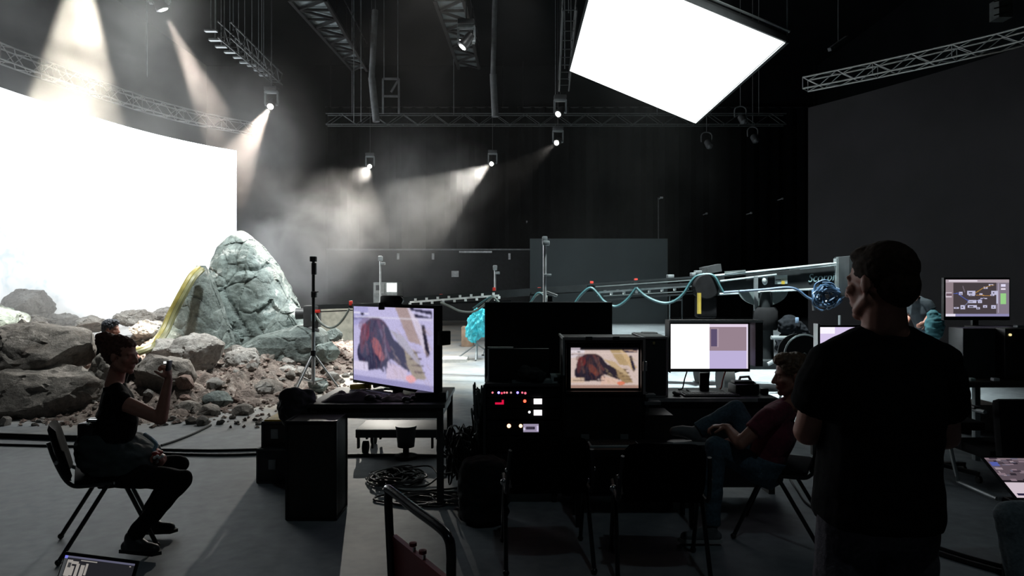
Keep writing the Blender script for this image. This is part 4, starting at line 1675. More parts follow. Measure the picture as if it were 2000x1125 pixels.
person('crouching person with dark hair among the rocks, head just above the seated woman\'s', J, SKIN, SHIRTK, TROUS, SHOEK, HAIRG, 'curly', k=.95, sleeve=.9, voxel=.010)

# the seated person at the right edge, only a knee in the picture
Ym = 3.42
J = dict(head=V((3.35, 3.55, 1.22)), head_f=(-1, .3, -.2), head_u=(0, 0, 1), neck=V((3.42, 3.5, 1.06)), chest=V((3.45, 3.5, .86)), waist=V((3.46, 3.5, .66)),
         shL=V((3.40, 3.32, .98)), shR=V((3.40, 3.69, .98)), elL=V((3.25, 3.26, .74)), wrL=V((3.02, 3.42, .72)),
         elR=V((3.25, 3.8, .74)), wrR=V((3.05, 3.70, .72)), hipL=V((3.42, 3.40, .53)), hipR=V((3.42, 3.60, .53)),
         knL=V((2.46, 3.38, .495)), knR=V((2.98, 3.74, .52)), anL=V((2.50, 3.32, .11)), anR=V((2.94, 3.75, .11)),
         toeL=V((2.36, 3.30, .05)), toeR=V((2.78, 3.75, .05)), handL=(V((-.9, .3, 0)), V((0, 0, 1)), -1, .6), handR=(V((-.9, -.3, 0)), V((0, 0, 1)), 1, .6), cuff=.07)
person('person in pale jeans at the right edge, one knee in view', J, SKIN, SHIRTK, JEANP, SHOEK, HAIRD, 'short', k=1.0, sleeve=.6, voxel=.008)
# ------------------------------------------------------------ chairs
CHROME = mat('chair_tube_metal', (.06, .06, .062), .3, .7)


def make_chair(label, arms=False):
    """Stacking chair: pad seat, pad back, oval tube legs in an inverted V. Faces +Y, stands at the origin."""
    t = thing('stacking_chair', label, 'chair')
    b = MB().box((0, .02, .455), (.46, .43, .045), None, .02)
    b.build('seat', FABRIC, t, local=True)
    vs = []
    nx, nz = 12, 10
    f = []
    for side in (0, 1):
        for j in range(nz + 1):
            for i in range(nx + 1):
                u, v = i / nx * 2 - 1, j / nz * 2 - 1
                ww = .225 * (1 - .10 * max(0, v) ** 6)
                cr = min(1, ((1 - abs(u) ** 6) * (1 - abs(v) ** 8)) ** .25) if abs(u) < 1 and abs(v) < 1 else 0
                x = u * ww * (1 - .06 * abs(v) ** 5)
                z = .625 + v * .165 * (1 - .10 * abs(u) ** 5)
                y = -.235 - .27 * (z - .45) + .035 * (u * u)
                y += (.022 if side else -.018) * cr
                vs.append((x, y, z))
    K = (nx + 1) * (nz + 1)
    for j in range(nz):
        for i in range(nx):
            a = j * (nx + 1) + i
            f.append((a, a + 1, a + nx + 2, a + nx + 1))
            f.append((K + a, K + a + nx + 1, K + a + nx + 2, K + a + 1))
    rim = [i for i in range(nx + 1)] + [(j + 1) * (nx + 1) - 1 for j in range(1, nz + 1)] + [nz * (nx + 1) + i for i in range(nx - 1, -1, -1)] + [j * (nx + 1) for j in range(nz - 1, 0, -1)]
    for q in range(len(rim)):
        a, c = rim[q], rim[(q + 1) % len(rim)]
        f.append((a, K + a, K + c, c))
    MB().add(vs, f).build('backrest', mat('chair_plastic', (.006, .006, .007), .8, spec=.04), t, local=True)
    for s in (-1, 1):
        x = s * .245
        MB().tube([(x, .06, .44), (x * 1.02, .24, .02)], .013, 8).ball((x * 1.02, .242, .018), .019, 8, 6).build('front_leg', CHROME, t, local=True)
        MB().tube([(x, -.02, .44), (x * 1.02, -.27, .02)], .013, 8).ball((x * 1.02, -.272, .018), .019, 8, 6).build('rear_leg', CHROME, t, local=True)
        pts = spline([(x, .20, .445), (x, -.12, .44), (x, -.22, .47), (x * .97, -.285, .60), (x * .93, -.322, .72)], 5)
        MB().tube(pts, .012, 8).build('side_rail', CHROME, t, local=True)
        MB().ball((x * 1.03, .02, .447), .021, 8, 6).build('chrome_bracket', STEEL, t, local=True)
        MB().ball((x * 1.0, -.282, .60), .013, 8, 6).build('chrome_bolt', STEEL, t, local=True)
    MB().tube([(-.245, .10, .432), (.245, .10, .432)], .010, 6).build('cross_bar', CHROME, t, local=True)
    return t


chair = make_chair('black stacking chair under the seated woman')
chair.location = (-2.55, 4.34, 0)
chair.rotation_euler = (0, 0, R(-58))
dup(chair, (xpx(1066, 4.08), 4.12, 0), R(3), 'empty black stacking chair in front of the light-dotted rack, back to the camera')
dup(chair, (xpx(1287, 3.92), 3.96, 0), R(-4), 'empty black stacking chair between the seated man and a similar empty chair')
dup(chair, (xpx(1528, 4.45), 4.52, 0), R(62), 'black stacking chair under the man in maroon')

# cantilever visitor chair at the right
Yc = 5.5
t = thing('armchair', 'black padded office armchair at the right desk, its back to the camera', 'chair', (3.75, Yc, 0))
cx = xpx(1972, Yc)
b = MB().box((cx, Yc - .2, zpx(835, Yc)), (.50, .09, .52), Matrix.Rotation(R(-6), 3, 'X'), .04)
b.build('backrest', FABRIC, t)
MB().box((cx - .02, Yc + .08, zpx(905, Yc) + .10), (.52, .5, .09), None, .035).build('seat', FABRIC, t)
fr = MB()
for s in (-1, 1):
    x = cx + s * .29 - .06
    fr.tube(spline([(x, Yc - .22, .66), (x, Yc - .05, .655), (x, Yc + .2, .65), (x, Yc + .27, .60), (x, Yc + .2, .30), (x, Yc + .10, .03)], 5), .016, 8)
    fr.tube([(x, Yc + .10, .03), (x, Yc - .35, .03)], .016, 8)
fr.tube([(cx - .35, Yc - .35, .03), (cx + .23, Yc - .35, .03)], .016, 8)
fr.build('tube_frame', GREYM, t)
for s in (-1, 1):
    MB().box((cx + s * .29 - .06, Yc + .02, .675), (.05, .3, .03), None, .012).build('armrest', BLACK, t)
# swivel chair base dark behind the standing man
t = thing('swivel_chair', 'dark swivel chair pushed in behind the standing man\'s right arm', 'chair', (xpx(1850, 5.9), 5.9, 0))
cx, Yc = xpx(1845, 5.9), 5.9
MB().box((cx - .05, Yc, .47), (.5, .48, .08), None, .035).build('seat', FABRIC, t)
MB().box((cx - .28, Yc, .80), (.07, .44, .46), None, .03).build('backrest', FABRIC, t)
MB().cone((cx - .05, Yc, .09), (cx - .05, Yc, .44), .03, .025, 12).build('gas_column', BLACKM, t)
for k in range(5):
    a = k * 2 * PI / 5 + .35
    e = V((cx - .05 + .30 * math.cos(a), Yc + .30 * math.sin(a), .075))
    lg = MB().bar((cx - .05, Yc, .10), e, .045, .03).build('leg', BLACKM, t)
    MB().cone(e - V((.012, 0, .045)), e + V((.012, 0, -.045)), .03, .03, 12).build('caster', RUBBER, lg)

# ------------------------------------------------------------ screens with painted pictures
def screen_mat(name, strength):
    m = bpy.data.materials.new(name)
    m.use_nodes = True
    nt = m.node_tree
    nt.nodes.clear()
    out = nt.nodes.new('ShaderNodeOutputMaterial')
    em = nt.nodes.new('ShaderNodeEmission')
    at = nt.nodes.new('ShaderNodeAttribute')
    at.attribute_name = 'shown'
    nt.links.new(at.outputs['Color'], em.inputs['Color'])
    em.inputs['Strength'].default_value = strength
    nt.links.new(em.outputs[0], out.inputs['Surface'])
    return m


def lin(c):
    return [((x / 255 + .055) / 1.055) ** 2.4 if x > 10 else x / 255 / 12.92 for x in c]


class Canvas:
    """A grid of colours painted with simple shapes in 0..1 picture coordinates, y down."""

    def __init__(self, w, h, bg):
        self.w, self.h = w, h
        self.a = np.tile(np.array(lin(bg)), (h, w, 1)).astype(float)
        ys, xs = np.mgrid[0:h, 0:w]
        self.X, self.Y = (xs + .5) / w, (ys + .5) / h

    def put(self, m, c, al=1.0):
        self.a[m] = self.a[m] * (1 - al) + np.array(lin(c)) * al
        return self

    def rect(self, x0, y0, x1, y1, c, al=1.0):
        return self.put((self.X >= x0) & (self.X < x1) & (self.Y >= y0) & (self.Y < y1), c, al)

    def ell(self, cx, cy, rx, ry, c, al=1.0, rot=0.0):
        dx, dy = self.X - cx, self.Y - cy
        co, si = math.cos(rot), math.sin(rot)
        u, v = dx * co + dy * si, -dx * si + dy * co
        return self.put((u / rx) ** 2 + (v / ry) ** 2 < 1, c, al)

    def poly(self, pts, c, al=1.0):
        m = np.zeros(self.X.shape, bool)
        n = len(pts)
        for i in range(n):
            x0, y0 = pts[i]
            x1, y1 = pts[(i + 1) % n]
            cnd = ((y0 > self.Y) != (y1 > self.Y))
            with np.errstate(divide='ignore', invalid='ignore'):
                xi = (x1 - x0) * (self.Y - y0) / ((y1 - y0) if y1 != y0 else 1e-9) + x0
            m ^= cnd & (self.X < xi)
        return self.put(m, c, al)

    def line(self, x0, y0, x1, y1, w, c, al=1.0):
        dx, dy = x1 - x0, y1 - y0
        L2 = dx * dx + dy * dy
        t = np.clip(((self.X - x0) * dx + (self.Y - y0) * dy) / L2, 0, 1)
        return self.put(np.hypot(self.X - x0 - t * dx, self.Y - y0 - t * dy) < w, c, al)

    def grain(self, s, seed=1):
        r = np.random.RandomState(seed)
        self.a *= 1 + s * (r.rand(self.h, self.w, 1) - .5)
        return self


def screen(cv, tl, tr, bl, m, parent, name='screen_image', thick=.004):
    """Picture surface: a grid of cells between three corners, a thin slab."""
    tl, tr, bl = V(tl), V(tr), V(bl)
    ux, uy = (tr - tl) / cv.w, (bl - tl) / cv.h
    nb = ux.cross(uy).normalized() * thick
    me = bpy.data.meshes.new(name)
    vs = [tl + ux * i + uy * j for j in range(cv.h + 1) for i in range(cv.w + 1)]
    fs = [(j * (cv.w + 1) + i, (j + 1) * (cv.w + 1) + i, (j + 1) * (cv.w + 1) + i + 1, j * (cv.w + 1) + i + 1) for j in range(cv.h) for i in range(cv.w)]
    n = len(vs)
    vs += [tl + nb, tr + nb, tl + (tr - tl) + (bl - tl) + nb, bl + nb]
    c = [0, cv.w, (cv.h + 1) * (cv.w + 1) - 1, cv.h * (cv.w + 1)]
    fs += [(n, n + 1, n + 2, n + 3)]
    for k in range(4):
        k2 = (k + 1) % 4
        fs.append((c[k], c[k2], n + k2, n + k))
    inv = WM[parent.name].inverted()
    me.from_pydata([tuple(inv @ p) for p in vs], [], fs)
    at = me.color_attributes.new('shown', 'FLOAT_COLOR', 'CORNER')
    data = np.zeros((len(me.loops), 4), dtype=np.float32)
    data[:, 3] = 1
    flat = np.repeat(cv.a.reshape(-1, 3), 4, axis=0)
    data[:len(flat), :3] = flat
    at.data.foreach_set('color', data.ravel())
    me.materials.append(m)
    o = bpy.data.objects.new(name, me)
    COL.objects.link(o)
    o.parent = parent
    WM[o.name] = WM[parent.name].copy()
    return o


SCR = screen_mat('screen_glow', 1.0)
SCRB = screen_mat('screen_glow_bright', 1.5)


def film_frame(w, h, warm):
    if warm:
        wall, dk, mid, tan, hnd, bar = (205, 185, 178), (45, 38, 48), (92, 60, 54), (176, 150, 112), (214, 120, 92), (10, 9, 12)
    else:
        wall, dk, mid, tan, hnd, bar = (190, 184, 222), (74, 74, 98), (108, 76, 96), (168, 148, 148), (232, 170, 175), (30, 28, 40)
    c = Canvas(w, h, wall)
    c.rect(0, .0, 1, .16, wall).poly([(0, 0), (.2, 0), (.2, .2), (0, .26)], (168, 164, 210) if not warm else (210, 200, 205))
    c.line(0, .08, .2, .10, .012, (225, 222, 245) if not warm else (235, 225, 230))
    c.line(0, .17, .2, .14, .010, (120, 118, 160) if not warm else (120, 100, 100))
    c.ell(.12, .1, .03, .014, bar)
    c.poly([(.55, 0), (.70, 0), (.86, .45), (.72, .42)], tan)
    c.poly([(.70, .0), (.76, 0), (.98, .5), (.90, .55)], (210, 200, 220) if not warm else (200, 170, 130))
    c.poly([(.86, .2), (.9, .2), (.96, .55), (.92, .6)], (40, 36, 55))
    c.poly([(.72, .0), (.98, .03), (.98, .12), (.80, .12)], (40, 38, 64))
    c.line(.76, .05, .96, .09, .014, (205, 200, 235) if not warm else (180, 150, 130))
    # bent figure: dark hair mass, arms and sleeve
    c.ell(.30, .48, .22, .34, dk).ell(.26, .26, .19, .13, mid, .5).ell(.22, .62, .17, .22, (52, 50, 76) if not warm else (38, 32, 46)).poly([(.10, .3), (.22, .16), (.40, .2), (.5, .5), (.44, .86), (.36, .6), (.26, .36), (.16, .7), (.07, .62)], dk, .8)
    c.ell(.16, .34, .06, .12, (140, 70, 88) if not warm else (120, 44, 42), .7)
    c.ell(.12, .48, .03, .16, (125, 84, 104) if not warm else (96, 50, 50), .6)
    c.poly([(.42, .22), (.55, .42), (.80, .55), (.72, .80), (.5, .66), (.36, .72)], dk)
    c.poly([(.66, .50), (.80, .52), (.92, .86), (.78, .88), (.70, .72)], (160, 150, 140) if not warm else (150, 125, 92))
    for k in range(4):
        c.line(.70 + .03 * k, .56 + .075 * k, .84 + .02 * k, .54 + .08 * k, .010, (98, 88, 92) if not warm else (84, 66, 52))
    c.poly([(.48, .28), (.66, .36), (.88, .72), (.80, .66), (.60, .46)], (176, 172, 190) if not warm else (190, 165, 130))
    c.line(.34, .2, .48, .55, .02, (108, 84, 110) if not warm else (95, 60, 60), .8)
    c.line(.40, .24, .44, .66, .012, (140, 120, 140) if not warm else (110, 80, 74), .7)
    c.ell(.32, .53, .055, .13, (168, 104, 112) if not warm else (112, 62, 54), .85, -.35).ell(.38, .64, .04, .06, (186, 118, 124) if not warm else (124, 66, 56), .8)
    c.rect(.0, .74, .2, .86, (214, 206, 232) if not warm else (206, 180, 160)).poly([(.45, .70), (.70, .78), (.68, .9), (.44, .92)], (205, 190, 215) if not warm else (214, 180, 164))
    c.ell(.74, .88, .06, .045, hnd)
    c.rect(0, .93, 1, 1, (150, 146, 190) if not warm else (160, 128, 116))
    c.rect(.02, .135, .98, .145, (235, 232, 245) if not warm else (220, 200, 190), .8)
    if warm:
        c.rect(0, 0, 1, .06, bar).rect(.0, .0, .14, .06, (170, 160, 170)).rect(.03, .80, .5, .815, bar)
    c.line(.22, .2, .14, .5, .016, (96, 60, 74) if not warm else (80, 44, 46), .7).line(.30, .18, .20, .62, .014, (64, 58, 84) if not warm else (52, 34, 44), .8)
    c.line(.36, .3, .50, .74, .012, (120, 112, 140) if not warm else (96, 72, 70), .6).line(.26, .66, .40, .82, .02, (60, 60, 84) if not warm else (40, 30, 40), .8)
    r_ = random.Random(5)
    for k in range(70):
        a, x, y = r_.uniform(-.5, .5), r_.uniform(.12, .46), r_.uniform(.2, .7)
        s_ = r_.randint(-26, 26)
        q = dk if r_.random() < .6 else mid
        c.line(x, y, x + .05 * a, y + .14, .005, [max(0, v + s_) for v in q], .55)
    for k in range(50):
        x, y = r_.uniform(.5, .95), r_.uniform(.15, .9)
        s_ = r_.randint(-40, 30)
        c.line(x, y, x + .05, y + .07, .006, [max(0, min(255, v + s_)) for v in tan], .35)
    for k in range(2):
        a = c.a
        p = np.pad(a, ((1, 1), (1, 1), (0, 0)), mode='edge')
        c.a = (p[:-2, 1:-1] + p[2:, 1:-1] + p[1:-1, :-2] + p[1:-1, 2:] + 2 * a) / 6
    return c.grain(.14, 4)


# left big monitor
TL, TR_, BL_ = P(692, 598, 5.93), P(848, 607, 5.20), P(692, 741, 5.93)
TR_.z = TL.z
hgt = (TL.z - BL_.z)
BL_ = TL - V((0, 0, hgt))
t = thing('large_monitor', 'large monitor on the left table showing a bent long-haired figure', 'monitor', tuple((TL + TR_) / 2 - V((0, 0, hgt + .1))))
WM[t.name] = Matrix.Translation(t.location)
nrm_ = (TR_ - TL).cross(V((0, 0, 1))).normalized()       # towards the camera
if nrm_.y > 0:
    nrm_ = -nrm_
screen(film_frame(120, 84, False), TL + nrm_ * .006, TR_ + nrm_ * .006, BL_ + nrm_ * .006, SCR, t)
Rm = Matrix(((TR_ - TL).normalized(), -nrm_, V((0, 0, 1)))).transposed()
cc = (TL + TR_) / 2 - V((0, 0, hgt / 2)) - nrm_ * .032
W_ = (TR_ - TL).length
MB().box(cc, (W_ + .05, .065, hgt + .05), Rm, .008).build('housing', BLACK, t)
MB().box(cc - nrm_ * .06 - V((0, 0, .02)), (W_ * .7, .06, hgt * .6), Rm, .02).build('back_cover', BLACK, t)
base = V((cc.x, cc.y, .765))
MB().box(V((cc.x, cc.y, .80)) - nrm_ * .03, (.10, .04, .12), Rm, .01).box(base - V((0, 0, .0)), (.46, .26, .016), Rm, .006).build('stand', BLACKM, t)
sp = TR_ - V((0, 0, hgt * .35)) - nrm_ * .05 + (TR_ - TL).normalized() * .055
tag(MB().box(sp, (.05, .10, .11), Rm, .01).build('side_receiver', BLACK), 'small black box clipped to the right edge of the large monitor', 'receiver')
cp = P(765, 586, 5.62)
cb_ = MB().box(cp, (.20, .10, .075), Rm, .02).cone(cp + V((.08, -.05, .0)), cp + V((.08, -.15, .0)), .03, .035, 14).box(cp + V((-.08, 0, -.05)), (.05, .06, .06), None, .008).bar((cp.x, cp.y, cp.z - .03), (cp.x, cp.y, TL.z + .02), .03, .05)
tag(cb_.build('small_camera', BLACK), 'small black camera perched on top of the large monitor', 'camera')

# table under it
def table(label, x0, x1, y0, y1, h, m, apron=.08, leg=.05, name='work_table'):
    t = thing(name, label, 'table', ((x0 + x1) / 2, (y0 + y1) / 2, 0))
    MB().boxc((x0, y0, h - .03), (x1, y1, h), .005).build('table_top', m, t)
    a = MB()
    i = .04
    for (p, q) in (((x0 + i, y0 + i), (x1 - i, y0 + i)), ((x0 + i, y1 - i), (x1 - i, y1 - i)), ((x0 + i, y0 + i), (x0 + i, y1 - i)), ((x1 - i, y0 + i), (x1 - i, y1 - i))):
        a.bar((p[0], p[1], h - .03 - apron / 2), (q[0], q[1], h - .03 - apron / 2), .025, apron)
    a.build('apron', m, t)
    for x in (x0 + i, x1 - i):
        for y in (y0 + i, y1 - i):
            MB().boxc((x - leg / 2, y - leg / 2, 0), (x + leg / 2, y + leg / 2, h - .03), .004).build('leg', m, t)
    return t


TABM = mat('dark_table_paint', (.05, .05, .05), .5)
table('dark square-legged table carrying the large monitor', -1.53, -.50, 5.10, 5.98, .752, TABM)


def sheet_cloth(name, label, c, w, d, m, seed, amp=.03):
    nx, ny = 22, 16
    vs, fs = [], []
    for side in (0, 1):
        for j in range(ny + 1):
            for i in range(nx + 1):
                u, v = i / nx - .5, j / ny - .5
                h = amp * (.6 + noise.noise(V((u * 5, v * 5, seed)))) * max(0, 1 - (2 * abs(u)) ** 4) * max(0, 1 - (2 * abs(v)) ** 4)
                rx = 1 + .12 * noise.noise(V((u * 3, v * 3, seed + 5)))
                vs.append((c[0] + u * w * rx, c[1] + v * d * rx, c[2] + (h + .004 if side else .001)))
    K = (nx + 1) * (ny + 1)
    for j in range(ny):
        for i in range(nx):
            a = j * (nx + 1) + i
            fs.append((a, a + 1, a + nx + 2, a + nx + 1))
            fs.append((K + a, K + a + 1, K + a + nx + 2, K + a + nx + 1))
    rim = [i for i in range(nx + 1)] + [(j + 1) * (nx + 1) - 1 for j in range(1, ny + 1)] + [ny * (nx + 1) + i for i in range(nx - 1, -1, -1)] + [j * (nx + 1) for j in range(ny - 1, 0, -1)]
    for q in range(len(rim)):
        a, b2 = rim[q], rim[(q + 1) % len(rim)]
        fs.append((a, K + a, K + b2, b2))
    return tag(MB().add(vs, fs).build(name, m, sharp=60), label, name.split('_')[-1])


sheet_cloth('crumpled_cloth', 'dark purple-grey crumpled cloth on the left table', (-1.22, 5.33, .755), .46, .32, mat('purple_grey_cloth', (.06, .045, .055), .9, bump=.3), 3, .06)
sheet_cloth('folded_cloth', 'flat dark cloth at the middle of the left table', (-.86, 5.30, .755), .30, .22, mat('brown_dark_cloth', (.07, .055, .055), .9), 9, .04)
tag(MB().box((-.62, 5.28, .79), (.24, .17, .07), None, .012).build('black_case', BLACK), 'small black case on the right front of the left table', 'case')
tag(MB().box((-1.30, 5.86, .775), (.18, .05, .04), Matrix.Rotation(.3, 3, 'Z'), .01).build('yellow_tape', mat('yellow_item', (.5, .36, .05), .5)), 'yellow roll item on the table under the large monitor', 'tape')
tag(MB().tube(spline([(-1.18, 5.84, .78), (-1.10, 5.80, .80), (-1.02, 5.82, .77), (-.98, 5.78, .775)], 5), .016, 8).build('white_cable', WHITEM), 'short white cable loop under the large monitor', 'cable')
tag(MB().box((-1.01, 5.72, .77), (.12, .05, .03), None, .008).build('green_board', mat('green_item', (.03, .16, .06), .5)), 'small green item under the large monitor', 'item')
for k, (x, y, s) in enumerate([(-1.08, 5.20, .035), (-1.04, 5.24, .03), (-.80, 5.18, .028), (-.74, 5.22, .03)]):
    tag(MB().ball((x, y, .755 + s * .8), (s * 1.3, s, s * .8), 12, 8).box((x + .03, y - .02, .765), (.05, .02, .016), None, .004).build('hand_tool', BLACK), ('rounded black gadget at the middle front of the left table, left of two', 'rounded black gadget at the middle front of the left table, right of two', 'small black gadget beside the black case, left one', 'small black gadget touching the black case')[k], 'gadget')
tag(MB().lathe((-.79, 5.14, .755), [(.0, 0), (.018, 0), (.018, .012), (.0, .013)], 12).build('shiny_disc', STEEL), 'tiny shiny metal disc near the table\'s front edge', 'disc')

# cases at the left of the table
def road_case(name, label, lo, hi, m, edge, cat='case', lidz=None, wheels=False, latch=True):
    lo, hi = V(lo), V(hi)
    t = thing(name, label, cat, ((lo.x + hi.x) / 2, (lo.y + hi.y) / 2, lo.z - (.09 if wheels else 0)))
    MB().boxc(lo, hi, .008).build('shell', m, t)
    e = MB()
    r = .016
    for z in (lo.z, hi.z):
        e.bar((lo.x, lo.y, z), (hi.x, lo.y, z), r, r).bar((lo.x, hi.y, z), (hi.x, hi.y, z), r, r)
        e.bar((lo.x, lo.y, z), (lo.x, hi.y, z), r, r).bar((hi.x, lo.y, z), (hi.x, hi.y, z), r, r)
    for x in (lo.x, hi.x):
        for y in (lo.y, hi.y):
            e.bar((x, y, lo.z), (x, y, hi.z), r, r)
    e.build('edging', edge, t)
    if latch:
        for x in (lo.x + (hi.x - lo.x) * .25, lo.x + (hi.x - lo.x) * .75):
            MB().box((x, lo.y - .008, lo.z + (hi.z - lo.z) * .55), (.06, .015, .08), None, .004).build('latch', GREYM, t)
    if wheels:
        for x in (lo.x + .08, hi.x - .08):
            for y in (lo.y + .08, hi.y - .08):
                MB().cone((x - .018, y, lo.z - .045), (x + .018, y, lo.z - .045), .042, .042, 14).box((x, y, lo.z - .01), (.06, .06, .02)).build('caster', RUBBER, t)
    return t


BROWNB = mat('black_brown_laminate', (.02, .018, .016), .6)
road_case('upright_flight_case', 'tall black flight case standing in front of the left table', (xpx(560, 4.75), 4.75, .01), (xpx(656, 4.75), 5.05, zpx(824, 4.75)), BROWNB, BLACKM, latch=False)
road_case('equipment_case', 'black equipment case at the bottom, under the case with yellow edges', (xpx(503, 5.65), 5.65, .01), (xpx(620, 5.65), 6.2, zpx(878, 5.65)), BLACK, DARK)
yc = road_case('equipment_case', 'brown-black case with a yellow top, stacked on a black case', (xpx(511, 5.7), 5.72, zpx(875, 5.7)), (xpx(608, 5.7), 6.18, zpx(826, 5.7)), BROWNB, DARK)
MB().boxc((xpx(511, 5.7) + .01, 5.73, zpx(826, 5.7)), (xpx(608, 5.7) - .01, 6.17, zpx(826, 5.7) + .02), .004).build('yellow_lid', mat('yellow_lid_paint', (.55, .36, .03), .5), yc)
b = MB()
rz = random.Random(5)
for k in range(14):
    b.ball((-1.62 + rz.uniform(-.10, .06), 5.2 + rz.uniform(-.1, .1), .74 + rz.uniform(-.12, .06)), (.065, .065, .065), 10, 8)
b.ball((-1.65, 5.2, .70), (.13, .12, .16), 16, 12)
bk = remeshed(b, 'crumpled_jacket', mat('black_jacket', (.014, .015, .017), .85, bump=.3), None, .012, 2, wrinkle(14, .014, 1))
tag(bk, 'black jacket bundled on the left corner of the table', 'jacket')

# wheeled dolly and bucket under the table
Yd = 6.9
t = thing('equipment_dolly', 'low wheeled dolly standing behind the left table', 'dolly', (xpx(790, Yd), Yd, 0))
x0, x1 = xpx(705, Yd), xpx(880, Yd)
MB().boxc((x0, Yd - .25, zpx(845, Yd)), (x1, Yd + .25, zpx(829, Yd)), .01).build('platform', DARK, t)
for x in (x0 + .09, x1 - .09):
    for y in (Yd - .2, Yd + .2):
        g = MB()
        for s in (-1, 1):
            g.bar((x + s * .07, y, zpx(845, Yd)), (x + s * .07, y, .05), .02, .05)
        g.bar((x - .07, y, .17), (x + .07, y, .17), .02, .03).build('wheel_fork', BLACKM, t)
        MB().cone((x - .025, y, .06), (x + .025, y, .06), .06, .06, 16).build('wheel', RUBBER, t)
tag(MB().lathe((xpx(793, 6.5), 6.5, .11), [(.08, 0), (.095, .17), (.1, .18), (.1, .2), (.0, .2)], 24).lathe((xpx(793, 6.5), 6.5, 0), [(.11, 0), (.11, .03), (.03, .05), (.03, .11)], 20).build('black_bucket', DARK), 'dark bucket on a round foot under the left table', 'bucket')

# cable tangles
def tangle(name, label, c, r, n, seed, h=.03, mt=CABLE, rad=.008, vert=0.0):
    rz = random.Random(seed)
    b = MB()
    for k in range(n):
        pts = []
        a = rz.uniform(0, 6.28)
        cx, cy = c[0] + rz.uniform(-.35, .35) * r[0], c[1] + rz.uniform(-.35, .35) * r[1]
        rr = rz.uniform(.3, 1)
        for q in range(9):
            a += rz.uniform(.4, 1.2)
            z = c[2] + rz.uniform(.0, 1) * h + (rz.uniform(0, vert) if vert else 0)
            pts.append((cx + math.cos(a) * r[0] * rr * rz.uniform(.5, 1), cy + math.sin(a) * r[1] * rr * rz.uniform(.5, 1), z + rad))
        b.tube(spline(pts, 5), rad, 5)
    return tag(b.build(name, mt), label, kind='stuff')


tangle('cable_tangle', 'tangle of black cables on the floor under the left table', (xpx(775, 5.9), 5.75, 0), (.34, .35), 14, 3, .05)
tangle('cable_tangle', 'dense tangle of cables hanging and heaped beside the rack', (xpx(908, 5.6), 5.6, .02), (.20, .25), 34, 8, .05, vert=.42)
tangle('cable_tangle', 'bundle of cables running down the left side of the rack', (xpx(932, 5.35), 5.42, .35), (.05, .10), 12, 18, .05, mt=mat('grey_cable', (.12, .13, .13), .5), vert=.45)
tangle('cable_tangle', 'loose loops of cable reaching from the rack to the table leg', (xpx(850, 5.3), 5.25, 0), (.55, .25), 7, 28, .01)


def cable(label, pts, r=.012, m=CABLE, name='floor_cable'):
    return tag(MB().tube(spline(pts, 8), r, 6).build(name, m), label, 'cable')


def G(px, py, r=.012):
    """Point on the floor seen at a pixel."""
    Y = F * CAMZ / (py - 562.5)
    return V((xpx(px, Y), Y, r))


cable('thick dark cable across the floor behind the woman\'s chair, farther of two', [G(-60, 853, .03), G(20, 856, .03), G(100, 859, .03), G(180, 861, .03)], .03)
cable('thinner dark cable across the floor behind the woman\'s chair, nearer of two', [G(-60, 868), G(20, 871), G(100, 873), G(200, 875), G(260, 876)], .014)
cable('dark cable from the woman towards the stacked cases, farther of two', [G(290, 879), G(340, 881), G(420, 882), G(505, 880)], .014)
cable('dark cable from the woman towards the stacked cases, nearer of two', [G(290, 886), G(340, 889), G(430, 891), G(505, 889)], .014)
cable('thin cable curving from the woman\'s knees to the rubble edge', [G(315, 872), G(345, 862), G(380, 848), G(412, 832)], .012)
cable('dark cable under the table between its rear legs', [G(660, 892), G(740, 891), G(820, 892), G(900, 894)], .014)
cable('thick cable from the standing man\'s feet to the lower right, upper of two', [G(1800, 1062), G(1860, 1082), G(1920, 1100), G(1990, 1118)], .012)
cable('thick cable from the standing man\'s feet to the lower right, lower of two', [G(1790, 1070), G(1850, 1090), G(1915, 1110), G(1980, 1128)], .018)
cable('dark cable from the table\'s right leg to the dark bag', [G(745, 945), G(790, 962), G(850, 960), G(905, 955)], .010)
cable('dark cable low across the floor under the trolley handle', [G(760, 985), G(800, 990), G(850, 986), G(920, 972)], .009)
cable('thin cable on the floor by the right desk', [G(1878, 862), G(1900, 875), G(1925, 892), G(1945, 905)], .008)
cable('cable lying beside the seated man\'s chair', [G(1540, 935), G(1556, 958), G(1572, 982), G(1590, 996)], .008)

